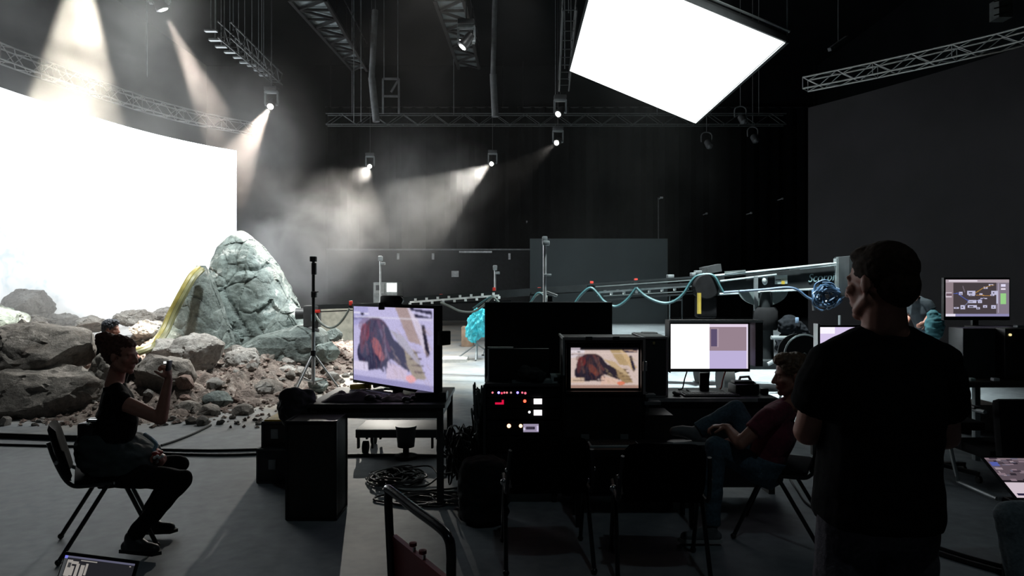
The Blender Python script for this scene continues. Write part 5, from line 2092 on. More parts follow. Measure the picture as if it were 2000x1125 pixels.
# ------------------------------------------------------------ rack and centre desk
t = thing('equipment_rack', 'black equipment rack with rows of red, blue and white lights', 'rack', (xpx(1010, 5.1), 5.3, 0))
x0, x1 = xpx(946, 5.1), xpx(1100, 5.1)
ztop = zpx(752, 5.1)
MB().boxc((x0, 5.12, .08), (x1, 5.72, ztop), .006).build('rack_body', BLACK, t)
b = MB()
for x in (x0, x1):
    b.bar((x, 5.11, .06), (x, 5.11, ztop), .02, .02)
b.bar((x0, 5.11, ztop), (x1, 5.11, ztop), .02, .02)
b.build('rack_edging', DARK, t)
zz = zpx(765, 5.1)
for k, (ya, yb) in enumerate([(760, 775), (778, 797), (799, 818), (822, 850), (853, 880)]):
    MB().boxc((x0 + .02, 5.10, zpx(yb, 5.1)), (x1 - .02, 5.13, zpx(ya, 5.1)), .003).build('rack_unit', BLACKM, t)
for (x, y, s, c, e) in [(962, 767, 2, (1, .25, .3), 1), (974, 767, 2.4, (.3, .25, 1), 3), (980, 768, 2, (1, .05, .1), 2), (985, 767, 2, (1, .2, .3), 1), (990, 767, 2, (1, .3, .3), 1), (998, 767, 2, (.6, .4, .4), .8), (1011, 767, 2.4, (.25, .2, 1), 3),
                         (1020, 767, 2, (1, .2, .3), 1), (1026, 768, 2.4, (1, .2, .3), 1), (1025, 783.5, 3, (1, .06, .03), 5), (1034, 805, 2.4, (1, 1, 1), 2.2), (994, 832, 4, (1, .5, .3), 3), (1017, 832, 3.5, (1, .6, .35), 2.5)]:
    p = P(x, y, 5.095)
    MB().cone(p, p + V((0, .01, 0)), s / 262, s / 262, 10).build('indicator_light', mat('light_%d_%d' % (x, y), c, .5, emit=c, estr=e, var=0), t)
RL = mat('red_display', (1, .02, .06), .5, emit=(1, .01, .08), estr=.7, var=0)
MB().boxc(P(967, 790, 5.095), P(984, 786, 5.10)).boxc(P(980, 786, 5.095), P(984, 781, 5.10)).build('red_display', RL, t)
WL = mat('white_button_glow', (1, .95, .93), .5, emit=(1, .96, .95), estr=1.1, var=0)
for y in (784, 806):
    MB().boxc(P(1042.5, y + 5.5, 5.085), P(1058.5, y - 5.5, 5.10)).build('white_button', WL, t)
cv = Canvas(16, 9, (150, 140, 165)).rect(.2, .3, .75, .7, (30, 25, 40)).rect(0, .4, .15, .8, (205, 200, 225)).rect(.85, .2, 1, .9, (200, 190, 220)).line(.2, .5, .7, .45, .05, (80, 70, 90))
screen(cv, P(1022, 828, 5.09), P(1052, 828, 5.09), P(1022, 844, 5.09), SCR, t, 'small_display')
for x in (x0 + .06, x1 - .06):
    for y in (5.18, 5.66):
        MB().cone((x - .018, y, .04), (x + .018, y, .04), .04, .04, 14).build('caster', RUBBER, t)

# large black dead monitor behind the rack
t = thing('large_black_monitor', 'very large switched-off black monitor above the rack', 'monitor', (xpx(1070, 5.95), 5.95, ztop))
a, c = P(948, 590, 5.95), P(1196, 740, 5.95)
MB().boxc((a.x, 5.95, c.z - .03), (c.x, 6.02, a.z), .006).build('housing', BLACK, t)
MB().boxc((a.x + .012, 5.944, c.z - .01), (c.x - .012, 5.952, a.z - .012)).build('dark_screen', mat('dead_screen', (.006, .006, .007), .35), t)
MB().boxc((a.x - .006, 5.95, c.z - .03), (a.x, 6.02, a.z)).build('side_edge', GREYM, t)
MB().box((-.0, 0, 0), (.001, .001, .001)) if False else None
b = MB().bar((xpx(1070, 5.98), 6.05, .02), (xpx(1070, 5.98), 6.05, c.z + .2), .10, .05).box((xpx(1070, 5.98), 6.05, .012), (.7, .5, .024), None, .005)
b.build('stand', BLACKM, t)
# thin framed small monitor in front of it
Yq = 5.32
t = thing('small_black_monitor', 'smaller switched-off monitor with a pale top and left rim on the rack', 'monitor', (xpx(985, Yq), Yq, ztop))
a, c = P(955, 681, Yq), P(1010, 752, Yq)
MB().boxc((a.x, Yq, ztop), (c.x + .25, Yq + .05, a.z), .004).build('housing', BLACK, t)
MB().boxc((a.x - .012, Yq - .006, ztop), (a.x, Yq + .05, a.z + .010)).boxc((a.x - .012, Yq - .006, a.z), (c.x - .03, Yq + .05, a.z + .012)).build('pale_rim', mat('pale_rim', (.75, .76, .76), .4, .3), t)
# gear on the rack top
GLOV = mat('grey_black_cloth', (.03, .033, .035), .8, bump=.3)
b = MB()
rz = random.Random(9)
for k in range(9):
    b.ball((xpx(1022 + 4 * k, 5.2), 5.2 + rz.uniform(-.04, .04), ztop + .05 + rz.uniform(0, .05)), (.05, .05, .045), 10, 8)
tag(remeshed(b, 'leather_gloves', GLOV, None, .01, 2, wrinkle(22, .012, 4)), 'dark crumpled gloves lying on top of the rack', 'gloves')
tag(MB().boxc((xpx(1000, 5.15), 5.14, ztop), (xpx(1037, 5.15), 5.3, ztop + .012)).build('metal_ruler', GREYM), 'flat grey metal strip on the rack top edge', 'strip')
tag(MB().boxc((xpx(1051, 5.15), 5.16, ztop), (xpx(1079, 5.15), 5.28, ztop + .03), .004).build('grey_box', mat('grey_box_paint', (.25, .3, .31), .5)), 'small flat grey box left of the white box on the rack', 'box')
wb_ = MB().boxc((xpx(1076, 5.18), 5.18, ztop), (xpx(1101, 5.18), 5.34, zpx(734, 5.18)), .004).build('white_box', mat('pale_box', (.55, .62, .63), .5))
tag(wb_, 'small pale box on the rack beside the cased monitor', 'box')
MB().boxc((xpx(1082, 5.18), 5.172, zpx(742, 5.18)), (xpx(1094, 5.18), 5.182, zpx(737, 5.18))).build('dark_slot', BLACK, wb_)

# monitor in its flight case
Yk = 5.0
t = thing('cased_monitor', 'monitor set in an aluminium-edged flight case, showing a dark-haired figure', 'monitor', (xpx(1180, Yk), Yk + .2, .7))
a, c = P(1101, 661, Yk), P(1258, 770, Yk)
fr = MB()
th = .03
fr.boxc((a.x, Yk, a.z - th), (c.x, Yk + .45, a.z), .004).boxc((a.x, Yk, c.z), (a.x + .02, Yk + .45, a.z), .004).boxc((c.x - .02, Yk, c.z), (c.x, Yk + .45, a.z), .004)
fr.boxc((a.x, Yk, c.z), (c.x, Yk + .45, c.z + .02), .004).boxc((a.x, Yk + .43, c.z), (c.x, Yk + .45, a.z), .004)
fr.build('case_shell', BLACK, t)
e = MB()
e.bar((a.x, Yk - .002, a.z), (c.x, Yk - .002, a.z), .016, .022).bar((c.x, Yk, c.z), (c.x, Yk, a.z), .018, .016).bar((a.x, Yk, a.z - .27), (a.x, Yk, a.z), .014, .012)
e.bar((a.x, Yk, a.z), (a.x, Yk + .45, a.z), .016, .016).bar((c.x, Yk, a.z), (c.x, Yk + .45, a.z), .016, .016)
e.build('aluminium_edge', ALU, t)
for x in (xpx(1150, Yk), xpx(1203, Yk)):
    MB().box((x, Yk - .012, a.z), (.05, .012, .03), None, .003).build('latch', DARK, t)
MB().box((c.x + .004, Yk - .006, zpx(715, Yk)), (.03, .02, .07), None, .004).build('side_latch', ALU, t)
s0, s1 = P(1108, 670, Yk + .06), P(1250, 768, Yk + .06)
MB().boxc((s0.x, Yk + .06, s1.z), (s1.x, Yk + .12, s0.z), .006).build('monitor_housing', BLACK, t)
tl, tr, bl = P(1115, 679, Yk + .055), P(1247, 679, Yk + .055), P(1115, 758, Yk + .055)
screen(film_frame(110, 66, True), tl, tr, bl, SCR, t)

# desk beneath: black fronted
DESKM = mat('dark_desk_top', (.06, .06, .065), .45)
x0, x1 = xpx(1100, 5.1), xpx(1240, 5.1)
road_case('rolling_case', 'black rolling case holding up the cased monitor', (x0 + .01, 5.02, .1), (x1 + .05, 5.6, zpx(771, 5.0)), BLACK, BLACKM, wheels=True)
xd0, xd1 = xpx(1250, 5.35), xpx(1516, 5.35)
t = thing('long_desk', 'long dark desk with a black front under the white-screened monitor', 'desk', ((xd0 + xd1) / 2, 5.6, 0))
MB().boxc((xd0, 5.30, .735), (xd1, 5.86, .765), .004).build('desk_top', DESKM, t)
MB().boxc((xd0 + .02, 5.34, .06), (xd1 - .02, 5.36, .735)).build('front_panel', mat('desk_front', (.02, .021, .024), .6), t)
MB().boxc((xd0 + .01, 5.298, .736), (xpx(1480, 5.3), 5.301, .764)).build('bright_edge', mat('pale_edging', (.4, .4, .41), .4, .3), t)
for x in (xd0 + .03, xd1 - .03):
    MB().boxc((x - .025, 5.36, 0), (x + .025, 5.84, .735), .003).build('side_panel', BLACK, t)
# tall road case between the cased monitor and the white screen
road_case('upright_road_case', 'dark grey road case with its lit top painted pale, between the two lit monitors', (xpx(1257, 5.35), 5.36, .766), (xpx(1303, 5.35), 5.85, zpx(660, 5.35)), mat('charcoal_panel', (.035, .035, .04), .6), ALU, latch=False)
MB().boxc((xpx(1258, 5.35), 5.37, zpx(660, 5.35)), (xpx(1302, 5.35), 5.84, zpx(660, 5.35) + .012)).build('lit_top_slab', mat('lit_top_slab', (.55, .6, .6), .5), bpy.data.objects['upright_road_case'])  # light falling on the case top, put into a pale slab
p = P(1277, 670, 5.355)
tag(MB().box(p, (.018, .012, .022), None, .003).build('brass_lock', mat('brass', (.6, .6, .3), .3, .8)), 'tiny brass lock on the dark grey road case', 'lock')
tag(MB().box(P(1268, 652, 5.75) + V((0, 0, -.0)), (.12, .12, .03), None, .006).build('case_top_gadget', mat('pale_gadget', (.5, .52, .52), .4)), 'small pale gadget on top of the dark grey road case', 'gadget')

# white-screened monitor with hood
Ym_ = 5.55
t = thing('hooded_monitor', 'hooded monitor with a bright white and grey screen on the long desk', 'monitor', (xpx(1390, Ym_), Ym_, .765))
a, c = P(1303, 627, Ym_), P(1478, 724, Ym_)
tl, tr, bl = P(1310, 633, Ym_), P(1461, 633, Ym_), P(1308, 720, Ym_)
bl.x = tl.x
cv = Canvas(100, 62, (255, 255, 255)).rect(.505, .06, 1, .60, (150, 130, 142)).rect(.505, .60, 1, 1, (188, 176, 216)).rect(.52, .12, .60, .50, (90, 78, 108)).rect(.60, .10, .62, .52, (170, 152, 165)).rect(.505, 0, 1, .06, (225, 210, 230)).rect(.985, 0, 1, 1, (230, 220, 240))
cv.a[:, :50] *= 1.6
screen(cv, tl, tr, bl, SCR, t)
MB().boxc((a.x, Ym_ + .006, c.z - .01), (tr.x + .02, Ym_ + .05, a.z), .005).build('housing', BLACK, t)
h = MB().boxc((a.x - .01, Ym_ - .14, a.z - .004), (c.x, Ym_ + .03, a.z + .012), .003)
h.boxc((tr.x + .01, Ym_ - .14, c.z + .05), (c.x, Ym_ + .03, a.z), .003).boxc((a.x - .012, Ym_ - .14, c.z + .0), (a.x - .002, Ym_ + .03, a.z), .003)
h.build('hood', DARK, t)
HL = mat('hood_light_bar', (.8, .85, .85), .4, emit=(.86, 1, .98), estr=.55, var=0)
MB().boxc((a.x - .01, Ym_ - .145, a.z - .006), (c.x, Ym_ - .139, a.z + .014)).build('pale_hood_edge', mat('pale_hood_edge', (.75, .78, .78), .4), t)
MB().box((xpx(1380, Ym_), Ym_ + .07, .84), (.08, .03, .17), None, .008).box((xpx(1382, Ym_), Ym_ + .05, .773), (.28, .2, .015), None, .005).build('stand', BLACKM, t)


def keyboard(label, c, w, d, rot=0.0, m=DARK):
    t = thing('keyboard', label, 'keyboard', c)
    Mr = Matrix.Rotation(rot, 3, 'Z')
    c = V(c)
    MB().box(c + V((0, 0, .008)), (w, d, .016), Mr, .004).build('keyboard_body', m, t)
    k = MB()
    for j in range(5):
        for i in range(15):
            k.box(c + Mr @ V(((i - 7) * w / 16, (j - 2) * d / 5.6, .018)), (w / 18, d / 7, .008))
    k.build('keys', BLACK, t)
    return t


keyboard('black keyboard in front of the white-screened monitor', (xpx(1386, 5.42), 5.42, .765), .44, .15)
tag(MB().ball((xpx(1322, 5.42), 5.42, .785), (.035, .055, .02), 14, 8).build('computer_mouse', BLACK), 'black mouse left of the keyboard on the long desk', 'mouse')
tag(MB().box((xpx(1452, 5.5), 5.5, .81), (.20, .16, .09), Matrix.Rotation(.1, 3, 'Z'), .015).box((xpx(1450, 5.5), 5.5, .865), (.16, .1, .02), None, .006).build('control_box', BLACK), 'black control box right of the keyboard on the long desk', 'box')
ph_ = MB().tube([(xpx(1440, 5.74), 5.74, .80 + 0), (xpx(1446, 5.74), 5.74, .87), (xpx(1462, 5.74), 5.74, .875), (xpx(1470, 5.74), 5.74, .81)], .012, 8).ball((xpx(1440, 5.74), 5.74, .80), .035, 12, 8).ball((xpx(1470, 5.74), 5.74, .80), .035, 12, 8)
tag(ph_.build('headphones', mat('pale_headphones', (.4, .4, .4), .4)), 'pale headphones behind the black control box', 'headphones')
for k, (x, m_) in enumerate([(1337, DARK), (1412, RED)]):
    pts = spline([(xpx(x + 6, 5.6), 5.60, .95), (xpx(x, 5.68), 5.68, .86), (xpx(x - 4, 5.72), 5.72, .78), (xpx(x - 12, 5.7), 5.7, .772)], 6)
    tag(MB().tube(pts, .006, 6).build('monitor_cable', m_), ('thin grey cable hanging left of the white-screened monitor\'s foot', 'thin red cable right of the white-screened monitor\'s foot')[k], 'cable')
tag(MB().box((xpx(1492, 5.5), 5.5, .79), (.06, .06, .05), None, .01).build('small_puck', BLACK), 'small black cube at the right end of the long desk', 'cube')
tag(MB().boxc((xpx(1295, 6.0), 6.15, .3), (xpx(1465, 6.0), 6.17, .5)).build('pale_board_low', WHITEM), 'pale board standing behind the long desk', 'board') if False else None

# low platform with keyboard and papers between the chairs
Yl = 4.75
t = thing('low_table', 'low black table with a keyboard between the two empty chairs', 'table', (xpx(1225, Yl), Yl, 0))
zt = zpx(868, Yl)
MB().boxc((xpx(1118, Yl), Yl - .15, zt - .03), (xpx(1350, Yl), Yl + .17, zt), .004).build('table_top', BLACK, t)
for x in (xpx(1125, Yl), xpx(1342, Yl)):
    for y in (Yl - .12, Yl + .13):
        MB().boxc((x - .015, y - .015, 0), (x + .015, y + .015, zt - .03)).build('leg', BLACKM, t)
keyboard('lit keyboard on the low black table', (xpx(1198, Yl - .03), Yl - .03, zt), .34, .14, .02, mat('silver_keyboard', (.5, .55, .56), .4))
tag(MB().boxc((xpx(1308, Yl), Yl - .1, zt), (xpx(1332, Yl), Yl + .0, zt + .012)).build('paper_pad', WHITEM), 'small pale pad near the seated man\'s foot', 'pad')
sh_ = MB().boxc((xpx(1258, 5.0), 4.98, zpx(790, 5.0)), (xpx(1290, 5.0), 5.06, zpx(784, 5.0))).boxc((xpx(1260, 5.0), 4.98, zpx(775, 5.0)), (xpx(1280, 5.0), 5.06, zpx(770, 5.0)))
sh_.boxc((xpx(1262, 5.0), 5.02, .55), (xpx(1268, 5.0), 5.2, zpx(770, 5.0)))
tag(sh_.build('cable_bracket', GREYM), 'grey metal bracket with two short shelves under the dark grey road case', 'bracket')
# speaker grille like dark box under right of rack
tag(MB().boxc((xpx(1246, 5.2), 4.95, .02), (xpx(1300, 5.2), 5.25, .70), .01).build('tower_computer', BLACK), 'black computer tower on the floor under the long desk', 'computer')

# round dark bag/bin left of the front chairs
b = MB()
b.lathe((xpx(945, 4.75), 4.75, .0), [(.13, 0), (.17, .03), (.185, .2), (.175, .36), (.15, .42), (.10, .44), (.0, .44)], 24)
bn = remeshed(b, 'cable_bag', mat('black_canvas', (.010, .010, .011), .95, bump=.3), None, .012, 2, wrinkle(10, .018, 6))
tag(bn, 'bulky black bag on the floor left of the front chairs', 'bag')

# ------------------------------------------------------------ right desk
Yr = 6.25
xr0, xr1 = xpx(1790, Yr), 5.6
t = thing('right_desk', 'dark brown-edged desk along the right, carrying a monitor and computer', 'desk', ((xr0 + xr1) / 2, Yr + .4, 0))
MB().boxc((xr0, Yr, zpx(757, Yr)), (xr1, Yr + .85, zpx(746, Yr)), .004).build('desk_top', mat('dark_brown_wood', (.05, .04, .03), .6), t)
for x in (xpx(1903, Yr + .2), xpx(1799, Yr), xr1 - .1):
    MB().boxc((x - .025, Yr + .15, 0), (x + .025, Yr + .20, zpx(757, Yr)), .003).build('leg', GREYM, t)
    MB().boxc((x - .025, Yr + .70, 0), (x + .025, Yr + .75, zpx(757, Yr)), .003).build('leg', GREYM, t)
dz = zpx(746, Yr)
Yt_ = Yr + .35
t = thing('tower_computer', 'dark grey tower computer standing on the right desk', 'computer', (xpx(1920, Yt_), Yt_, dz))
a, c = P(1881, 641, Yt_ - .1), P(1961, 738, Yt_ - .1)
MB().boxc((a.x, Yt_ - .1, dz), (c.x, Yt_ + .12, a.z), .008).build('housing', mat('graphite_metal', (.05, .055, .058), .4, .3), t)
MB().boxc((P(1949, 0, Yt_ - .1).x, Yt_ - .106, zpx(706, Yt_)), (P(1952, 0, Yt_ - .1).x, Yt_ - .099, zpx(688, Yt_))).build('blue_strip', mat('blue_strip', (.1, .15, .6), .4, emit=(.15, .2, .8), estr=.25, var=0), t)
MB().box((c.x - .01, Yt_ - .103, (a.z + dz) / 2), (.012, .006, a.z - dz - .02)).build('edge_trim', DARK, t)
tag(MB().boxc((xpx(1963, Yr + .12), Yr + .12, dz), (xr1 - .1, Yr + .7, zpx(640, Yr + .25)), .01).build('black_cabinet', BLACK), 'large black box at the right edge of the right desk', 'box')
p = P(1974, 654, Yr + .108)
tag(MB().cone(p, p + V((0, .02, 0)), .012, .012, 10).build('warning_light', mat('yellow_lamp', (1, .8, .3), .4, emit=(1, .85, .4), estr=.9, var=0)), 'tiny yellow lamp on the large black box', 'lamp')
tag(MB().box(P(1993, 640, Yr + .3) + V((0, 0, .01)), (.1, .06, .03), None, .006).build('grey_gadget', GREYM), 'small grey gadget on top of the large black box', 'gadget')
for k, (x, s) in enumerate([(1899, .03), (1945, .035)]):
    pp_ = V((xpx(x, Yr + .06), Yr + .07, dz + .014))
    tag(MB().box(pp_, (s * 1.6, .05, .028), None, .006).build('desk_gadget', mat('greenish_gadget', (.4, .5, .48), .4) if k == 0 else WHITEM), ('small pale green gadget on the right desk\'s edge', 'small white gadget on the right desk\'s edge')[k], 'gadget')
Yn_ = Yr + .65
t = thing('node_monitor', 'monitor on the right desk showing a busy diagram with a green block', 'monitor', (xpx(1908, Yn_), Yn_, dz))
tl, tr, bl = P(1847, 546, Yn_), P(1971, 546, Yn_), P(1847, 618, Yn_)
c = Canvas(124, 72, (70, 62, 66))
c.rect(0, 0, 1, .09, (172, 158, 168)).rect(0, .09, .12, 1, (140, 125, 132)).rect(.80, .09, 1, .94, (128, 118, 132)).rect(0, .93, 1, 1, (140, 136, 176)).rect(0, .93, .15, 1, (228, 220, 236))
c.rect(.05, .02, .5, .05, (220, 210, 222)).rect(.0, .35, .1, .48, (200, 188, 200)).rect(.01, .38, .1, .44, (110, 90, 100))
c.rect(.86, .38, .95, .66, (150, 205, 135)).rect(.87, .12, .94, .2, (220, 215, 240)).rect(.87, .24, .94, .28, (235, 225, 240)).rect(.80, .3, .84, .65, (190, 190, 215)).rect(.82, .1, .84, .9, (160, 150, 170))
for (x, y, w_, h_) in [(.34, .31, .13, .10), (.36, .40, .1, .05), (.35, .56, .13, .08), (.35, .69, .14, .08), (.23, .70, .08, .10), (.21, .34, .06, .08), (.72, .31, .08, .10), (.51, .56, .06, .08), (.59, .69, .06, .08), (.72, .70, .07, .09), (.48, .75, .06, .05), (.60, .20, .06, .05), (.68, .12, .07, .05), (.53, .38, .05, .05), (.55, .50, .10, .03), (.13, .75, .08, .04), (.70, .40, .07, .04)]:
    c.rect(x, y, x + w_, y + h_, (190, 188, 215)).rect(x + .02, y + h_ * .4, x + w_ * .6, y + h_ * .7, (40, 36, 44))
for (x0_, y0_, x1_, y1_, cc_) in [(.2, .40, .36, .58, (80, 95, 170)), (.13, .38, .22, .37, (80, 95, 170)), (.47, .36, .60, .22, (170, 130, 60)), (.60, .22, .76, .14, (170, 130, 60)), (.48, .42, .70, .44, (190, 140, 70)), (.49, .58, .6, .5, (150, 150, 190)), (.30, .72, .36, .6, (120, 120, 150)), (.27, .18, .30, .34, (110, 100, 110))]:
    c.line(x0_, y0_, x1_, y1_, .008, cc_)
screen(c, tl, tr, bl, SCR, t)
MB().boxc((tl.x - .015, Yn_ + .006, bl.z - .04), (tr.x + .015, Yn_ + .05, tl.z + .02), .005).build('housing', BLACK, t)
MB().bar((xpx(1910, Yn_), Yn_ + .05, dz + .01), (xpx(1910, Yn_), Yn_ + .05, bl.z), .06, .03).box((xpx(1910, Yn_), Yn_ + .04, dz + .008), (.26, .2, .016), None, .004).build('stand', BLACKM, t)
# monitor partly hidden by the man's shoulder
Yh = 6.9
t = thing('hidden_monitor', 'monitor mostly hidden behind the standing man\'s left shoulder', 'monitor', (xpx(1650, Yh), Yh, .75))
cv = Canvas(40, 24, (215, 200, 235)).rect(0, .0, .3, .2, (250, 245, 255)).rect(.3, .3, .9, .9, (120, 110, 150))
screen(cv, P(1601, 639, Yh), P(1700, 639, Yh), P(1601, 700, Yh), SCR, t)
MB().boxc((xpx(1597, Yh), Yh + .006, zpx(704, Yh)), (xpx(1704, Yh), Yh + .05, zpx(635, Yh)), .004).build('housing', BLACK, t)
MB().boxc((xpx(1593, Yh), Yh - .05, zpx(704, Yh)), (xpx(1597.5, Yh), Yh + .05, zpx(632, Yh))).build('hood_side', ALU, t)
MB().bar((xpx(1650, Yh), Yh + .04, .75), (xpx(1650, Yh), Yh + .04, zpx(700, Yh)), .06, .03).box((xpx(1650, Yh), Yh + .03, .76), (.3, .2, .02), None, .004).build('stand', BLACKM, t)
table('dark table behind the standing man, under the hidden monitor', xpx(1560, Yh), xpx(1745, Yh), Yh - .3, Yh + .4, .75, TABM)
# pedestal drawers behind the chair
tag(MB().boxc((xpx(1870, 7.6), 7.6, 0), (xpx(1960, 7.6), 8.0, .32), .01).build('storage_box', mat('brown_box', (.14, .12, .11), .7)), 'low brown-grey box on the floor behind the right desk', 'box')

# laptops
def laptop(label, tl, tr, bl, hinge_dir, cv, depth=.24):
    tl, tr, bl = V(tl), V(tr), V(bl)
    base0 = bl
    t = thing('laptop', label, 'laptop', tuple((bl + bl + tr - tl) / 2))
    screen(cv, tl, tr, bl, SCR, t)
    ux = (tr - tl).normalized()
    uy = (bl - tl).normalized()
    nb = ux.cross(uy).normalized()
    Mr = Matrix((ux, nb, -uy)).transposed()
    W, H = (tr - tl).length, (bl - tl).length
    c = tl + (tr - tl) / 2 + (bl - tl) / 2 + nb * .009
    MB().box(c, (W + .02, .009, H + .03), Mr, .003).build('lid', BLACK, t)
    hd = V(hinge_dir).normalized()
    bc = bl + (tr - tl) / 2 - uy * -.012 + hd * depth / 2 + V((0, 0, -.008))
    Mb = Matrix((ux, (V((0, 0, 1)).cross(ux)).normalized(), V((0, 0, 1)))).transposed()
    MB().box(bc, (W + .02, depth, .016), Mb, .004).build('keyboard_base', DARK, t)
    k = MB()
    for j in range(5):
        for i in range(13):
            k.box(bc + Mb @ V(((i - 6) * W / 14, (j - 1.4) * depth / 8 + .02, .010)), (W / 16, depth / 10, .005))
    k.build('keys', BLACK, t)
    return t


cv = Canvas(90, 56, (34, 34, 38))
cv.rect(0, 0, 1, .035, (90, 90, 110)).rect(0, .06, .05, 1, (70, 72, 74)).rect(0.0, .0, .05, .06, (120, 125, 220))
for (x, y, w_, h_) in [(.06, .07, .07, .30), (.12, .09, .10, .05), (.13, .18, .05, .18), (.20, .12, .05, .26), (.27, .14, .05, .24), (.33, .10, .04, .22), (.24, .05, .24, .03), (.93, .05, .03, .03)]:
    cv.rect(x, y, x + w_, y + h_, (150, 145, 140))
cv.rect(.08, .12, .12, .22, (60, 60, 62)).rect(.3, .45, .9, .9, (44, 44, 50))
Yb = 3.0
tl = P(128, 1084, Yb + .10)
tr = P(264, 1094, Yb + .02)
tr.z = tl.z - .008
bl = tl + V((-.015, -.10, -.20))
laptop('open laptop with a dark screen at the bottom left corner', tl, tr, bl, (0, -1, 0), cv, .24)
road_case('low_case', 'low black case under the laptop at the bottom left', (bl.x - .06, bl.y - .45, .01), (bl.x + .46, bl.y + .16, bl.z - .035), BLACK, BLACKM)
cv = Canvas(90, 56, (90, 78, 86))
cv.rect(0, 0, 1, .06, (120, 105, 112)).rect(0, .62, 1, 1, (205, 190, 200)).rect(0, .58, 1, .62, (30, 24, 30)).rect(.05, .90, 1, .94, (40, 34, 60))
r_ = random.Random(3)
for k in range(60):
    x, y = r_.random(), r_.random() * .55
    cv.rect(x, y, x + r_.uniform(.02, .14), y + r_.uniform(.02, .07), r_.choice([(130, 112, 122), (60, 50, 60), (150, 135, 142), (44, 38, 46), (100, 95, 110)]))
cv.rect(.02, .10, .14, .22, (80, 90, 160)).rect(.62, .22, .68, .32, (225, 225, 240)).rect(.15, .12, .45, .15, (20, 20, 30)).rect(.5, .2, .66, .3, (30, 26, 34))
Yl2 = 3.78
tl = P(1922, 894, Yl2 + .10)
tr = tl + V((.36, -.02, 0))
bl = P(1952, 972, Yl2 - .08)
bl.x = tl.x + .055
laptop('open laptop with a busy grey screen at the right edge', tl, tr, bl, (0, -1, 0), cv, .20)
road_case('low_case', 'low black case under the laptop at the right edge', (2.74, 3.46, .01), (3.2, 3.80, bl.z - .035), BLACK, BLACKM)

# ------------------------------------------------------------ red platform trolley, folded handle towards us
t = thing('platform_trolley', 'red platform trolley with a black tube handle at the bottom middle', 'trolley', (-.30, 2.0, 0))
HB = mat('handle_black_gloss', (.014, .014, .017), .22, .2)
A_, B_ = P(757, 956, 2.30), P(876, 1043, 1.92)
lo_a, lo_b = V((A_.x + .03, A_.y + .03, .2)), V((B_.x + .045, B_.y - .01, .2))
pts = [lo_a, lo_a.lerp(A_, .5), A_.lerp(lo_a, .10), A_ + V((.004, -.004, -.012)), A_.lerp(B_, .04) + V((0, 0, .004)), A_.lerp(B_, .5), A_.lerp(B_, .86), B_ + V((.0, 0, -.012)), B_.lerp(lo_b, .08) + V((.004, 0, 0)), B_.lerp(lo_b, .2), lo_b.lerp(B_, .4), lo_b]
MB().tube(spline(pts, 6), .0145, 12).build('handle', HB, t)
REDP = mat('red_trolley_paint', (.28, .02, .025), .45)
pa, pb = A_.lerp(lo_a, .0) + V((.02, .01, -.165)), B_ + V((-.0, -.01, -.13))
q = [pa, pb, V((lo_b.x - .02, lo_b.y, .2)), V((lo_a.x + .01, lo_a.y, .2))]
dn = (pb - pa).cross(V((0, 0, 1))).normalized()
MB().prism(q, dn * .006).bar(pa, pb, .018, .018).build('red_panel', REDP, t)
for f_ in (.42, .60):
    p = pa.lerp(pb, f_)
    MB().cone(p + V((0, 0, .005)), p + V((0, 0, .022)), .005, .005, 8).build('bolt', STEEL, t)
    MB().lathe(p + V((-.004, .0, .022)), [(.004, 0), (.012, .004), (.012, .014), (.0, .016)], 12).build('red_knob', REDP, t)
dk = [lo_a + V((0, 0, -.02)), lo_b + V((0, 0, -.02))]
d_ = (lo_b - lo_a).normalized()
ou = V((-d_.y, d_.x, 0))
if ou.y > 0:
    ou = -ou
deck = [dk[0] + V((0, 0, 0)), dk[1], dk[1] + ou * .75, dk[0] + ou * .75]
MB().prism(deck, (0, 0, .03)).build('deck', REDP, t)
for p in deck:
    cpt = (deck[0] + deck[2]) / 2
    w = p.lerp(cpt, .15)
    MB().cone(V((w.x - .02, w.y, .06)), V((w.x + .02, w.y, .06)), .06, .06, 16).bar((w.x, w.y, .06), (w.x, w.y, .19), .05, .02).build('wheel', RUBBER, t)
# ------------------------------------------------------------ camera crane across the middle
CR = mat('crane_black_metal', (.018, .021, .023), .55, .15, spec=.25)
CRB = mat('crane_bright_metal', (.55, .62, .63), .3, .8)
CTEAL = mat('teal_cable', (.022, .075, .085), .5)
CBLUE = mat('blue_cable', (.02, .05, .10), .5)


def CP(px, py):
    """A point in the crane's upright plane: it runs from far left (13 m) to nearer right (10.6 m)."""
    Y = 13.0 + (px - 610) / (1650 - 610) * (10.6 - 13.0)
    return P(px, py, Y)


t = thing('camera_crane', 'long black telescopic camera crane with its arm stretched across the hall', 'crane', tuple(V((CP(1500, 0).x, CP(1500, 0).y, 0))))
b = MB()
b.bar(CP(614, 600), CP(862, 591), .10, .085)
b.bar(CP(622, 609), CP(688, 606), .05, .02)
b.build('arm_tip', CR, t)
b = MB()
b.bar(CP(790, 587), CP(1160, 562), .14, .13)
b.bar(CP(700, 597), CP(1000, 588), .05, .03)
b.build('arm_second_section', CR, t)
b = MB()
b.bar(CP(1040, 572), CP(1400, 552), .20, .05).bar(CP(1150, 556), CP(1378, 540), .20, .035).bar(CP(1180, 586), CP(1400, 570), .18, .03)
b.build('arm_third_section', CR, t)
MB().bar(CP(1165, 560), CP(1378, 545), .21, .018).bar(CP(1180, 578), CP(1360, 568), .19, .014).build('bright_rail', CRB, t)
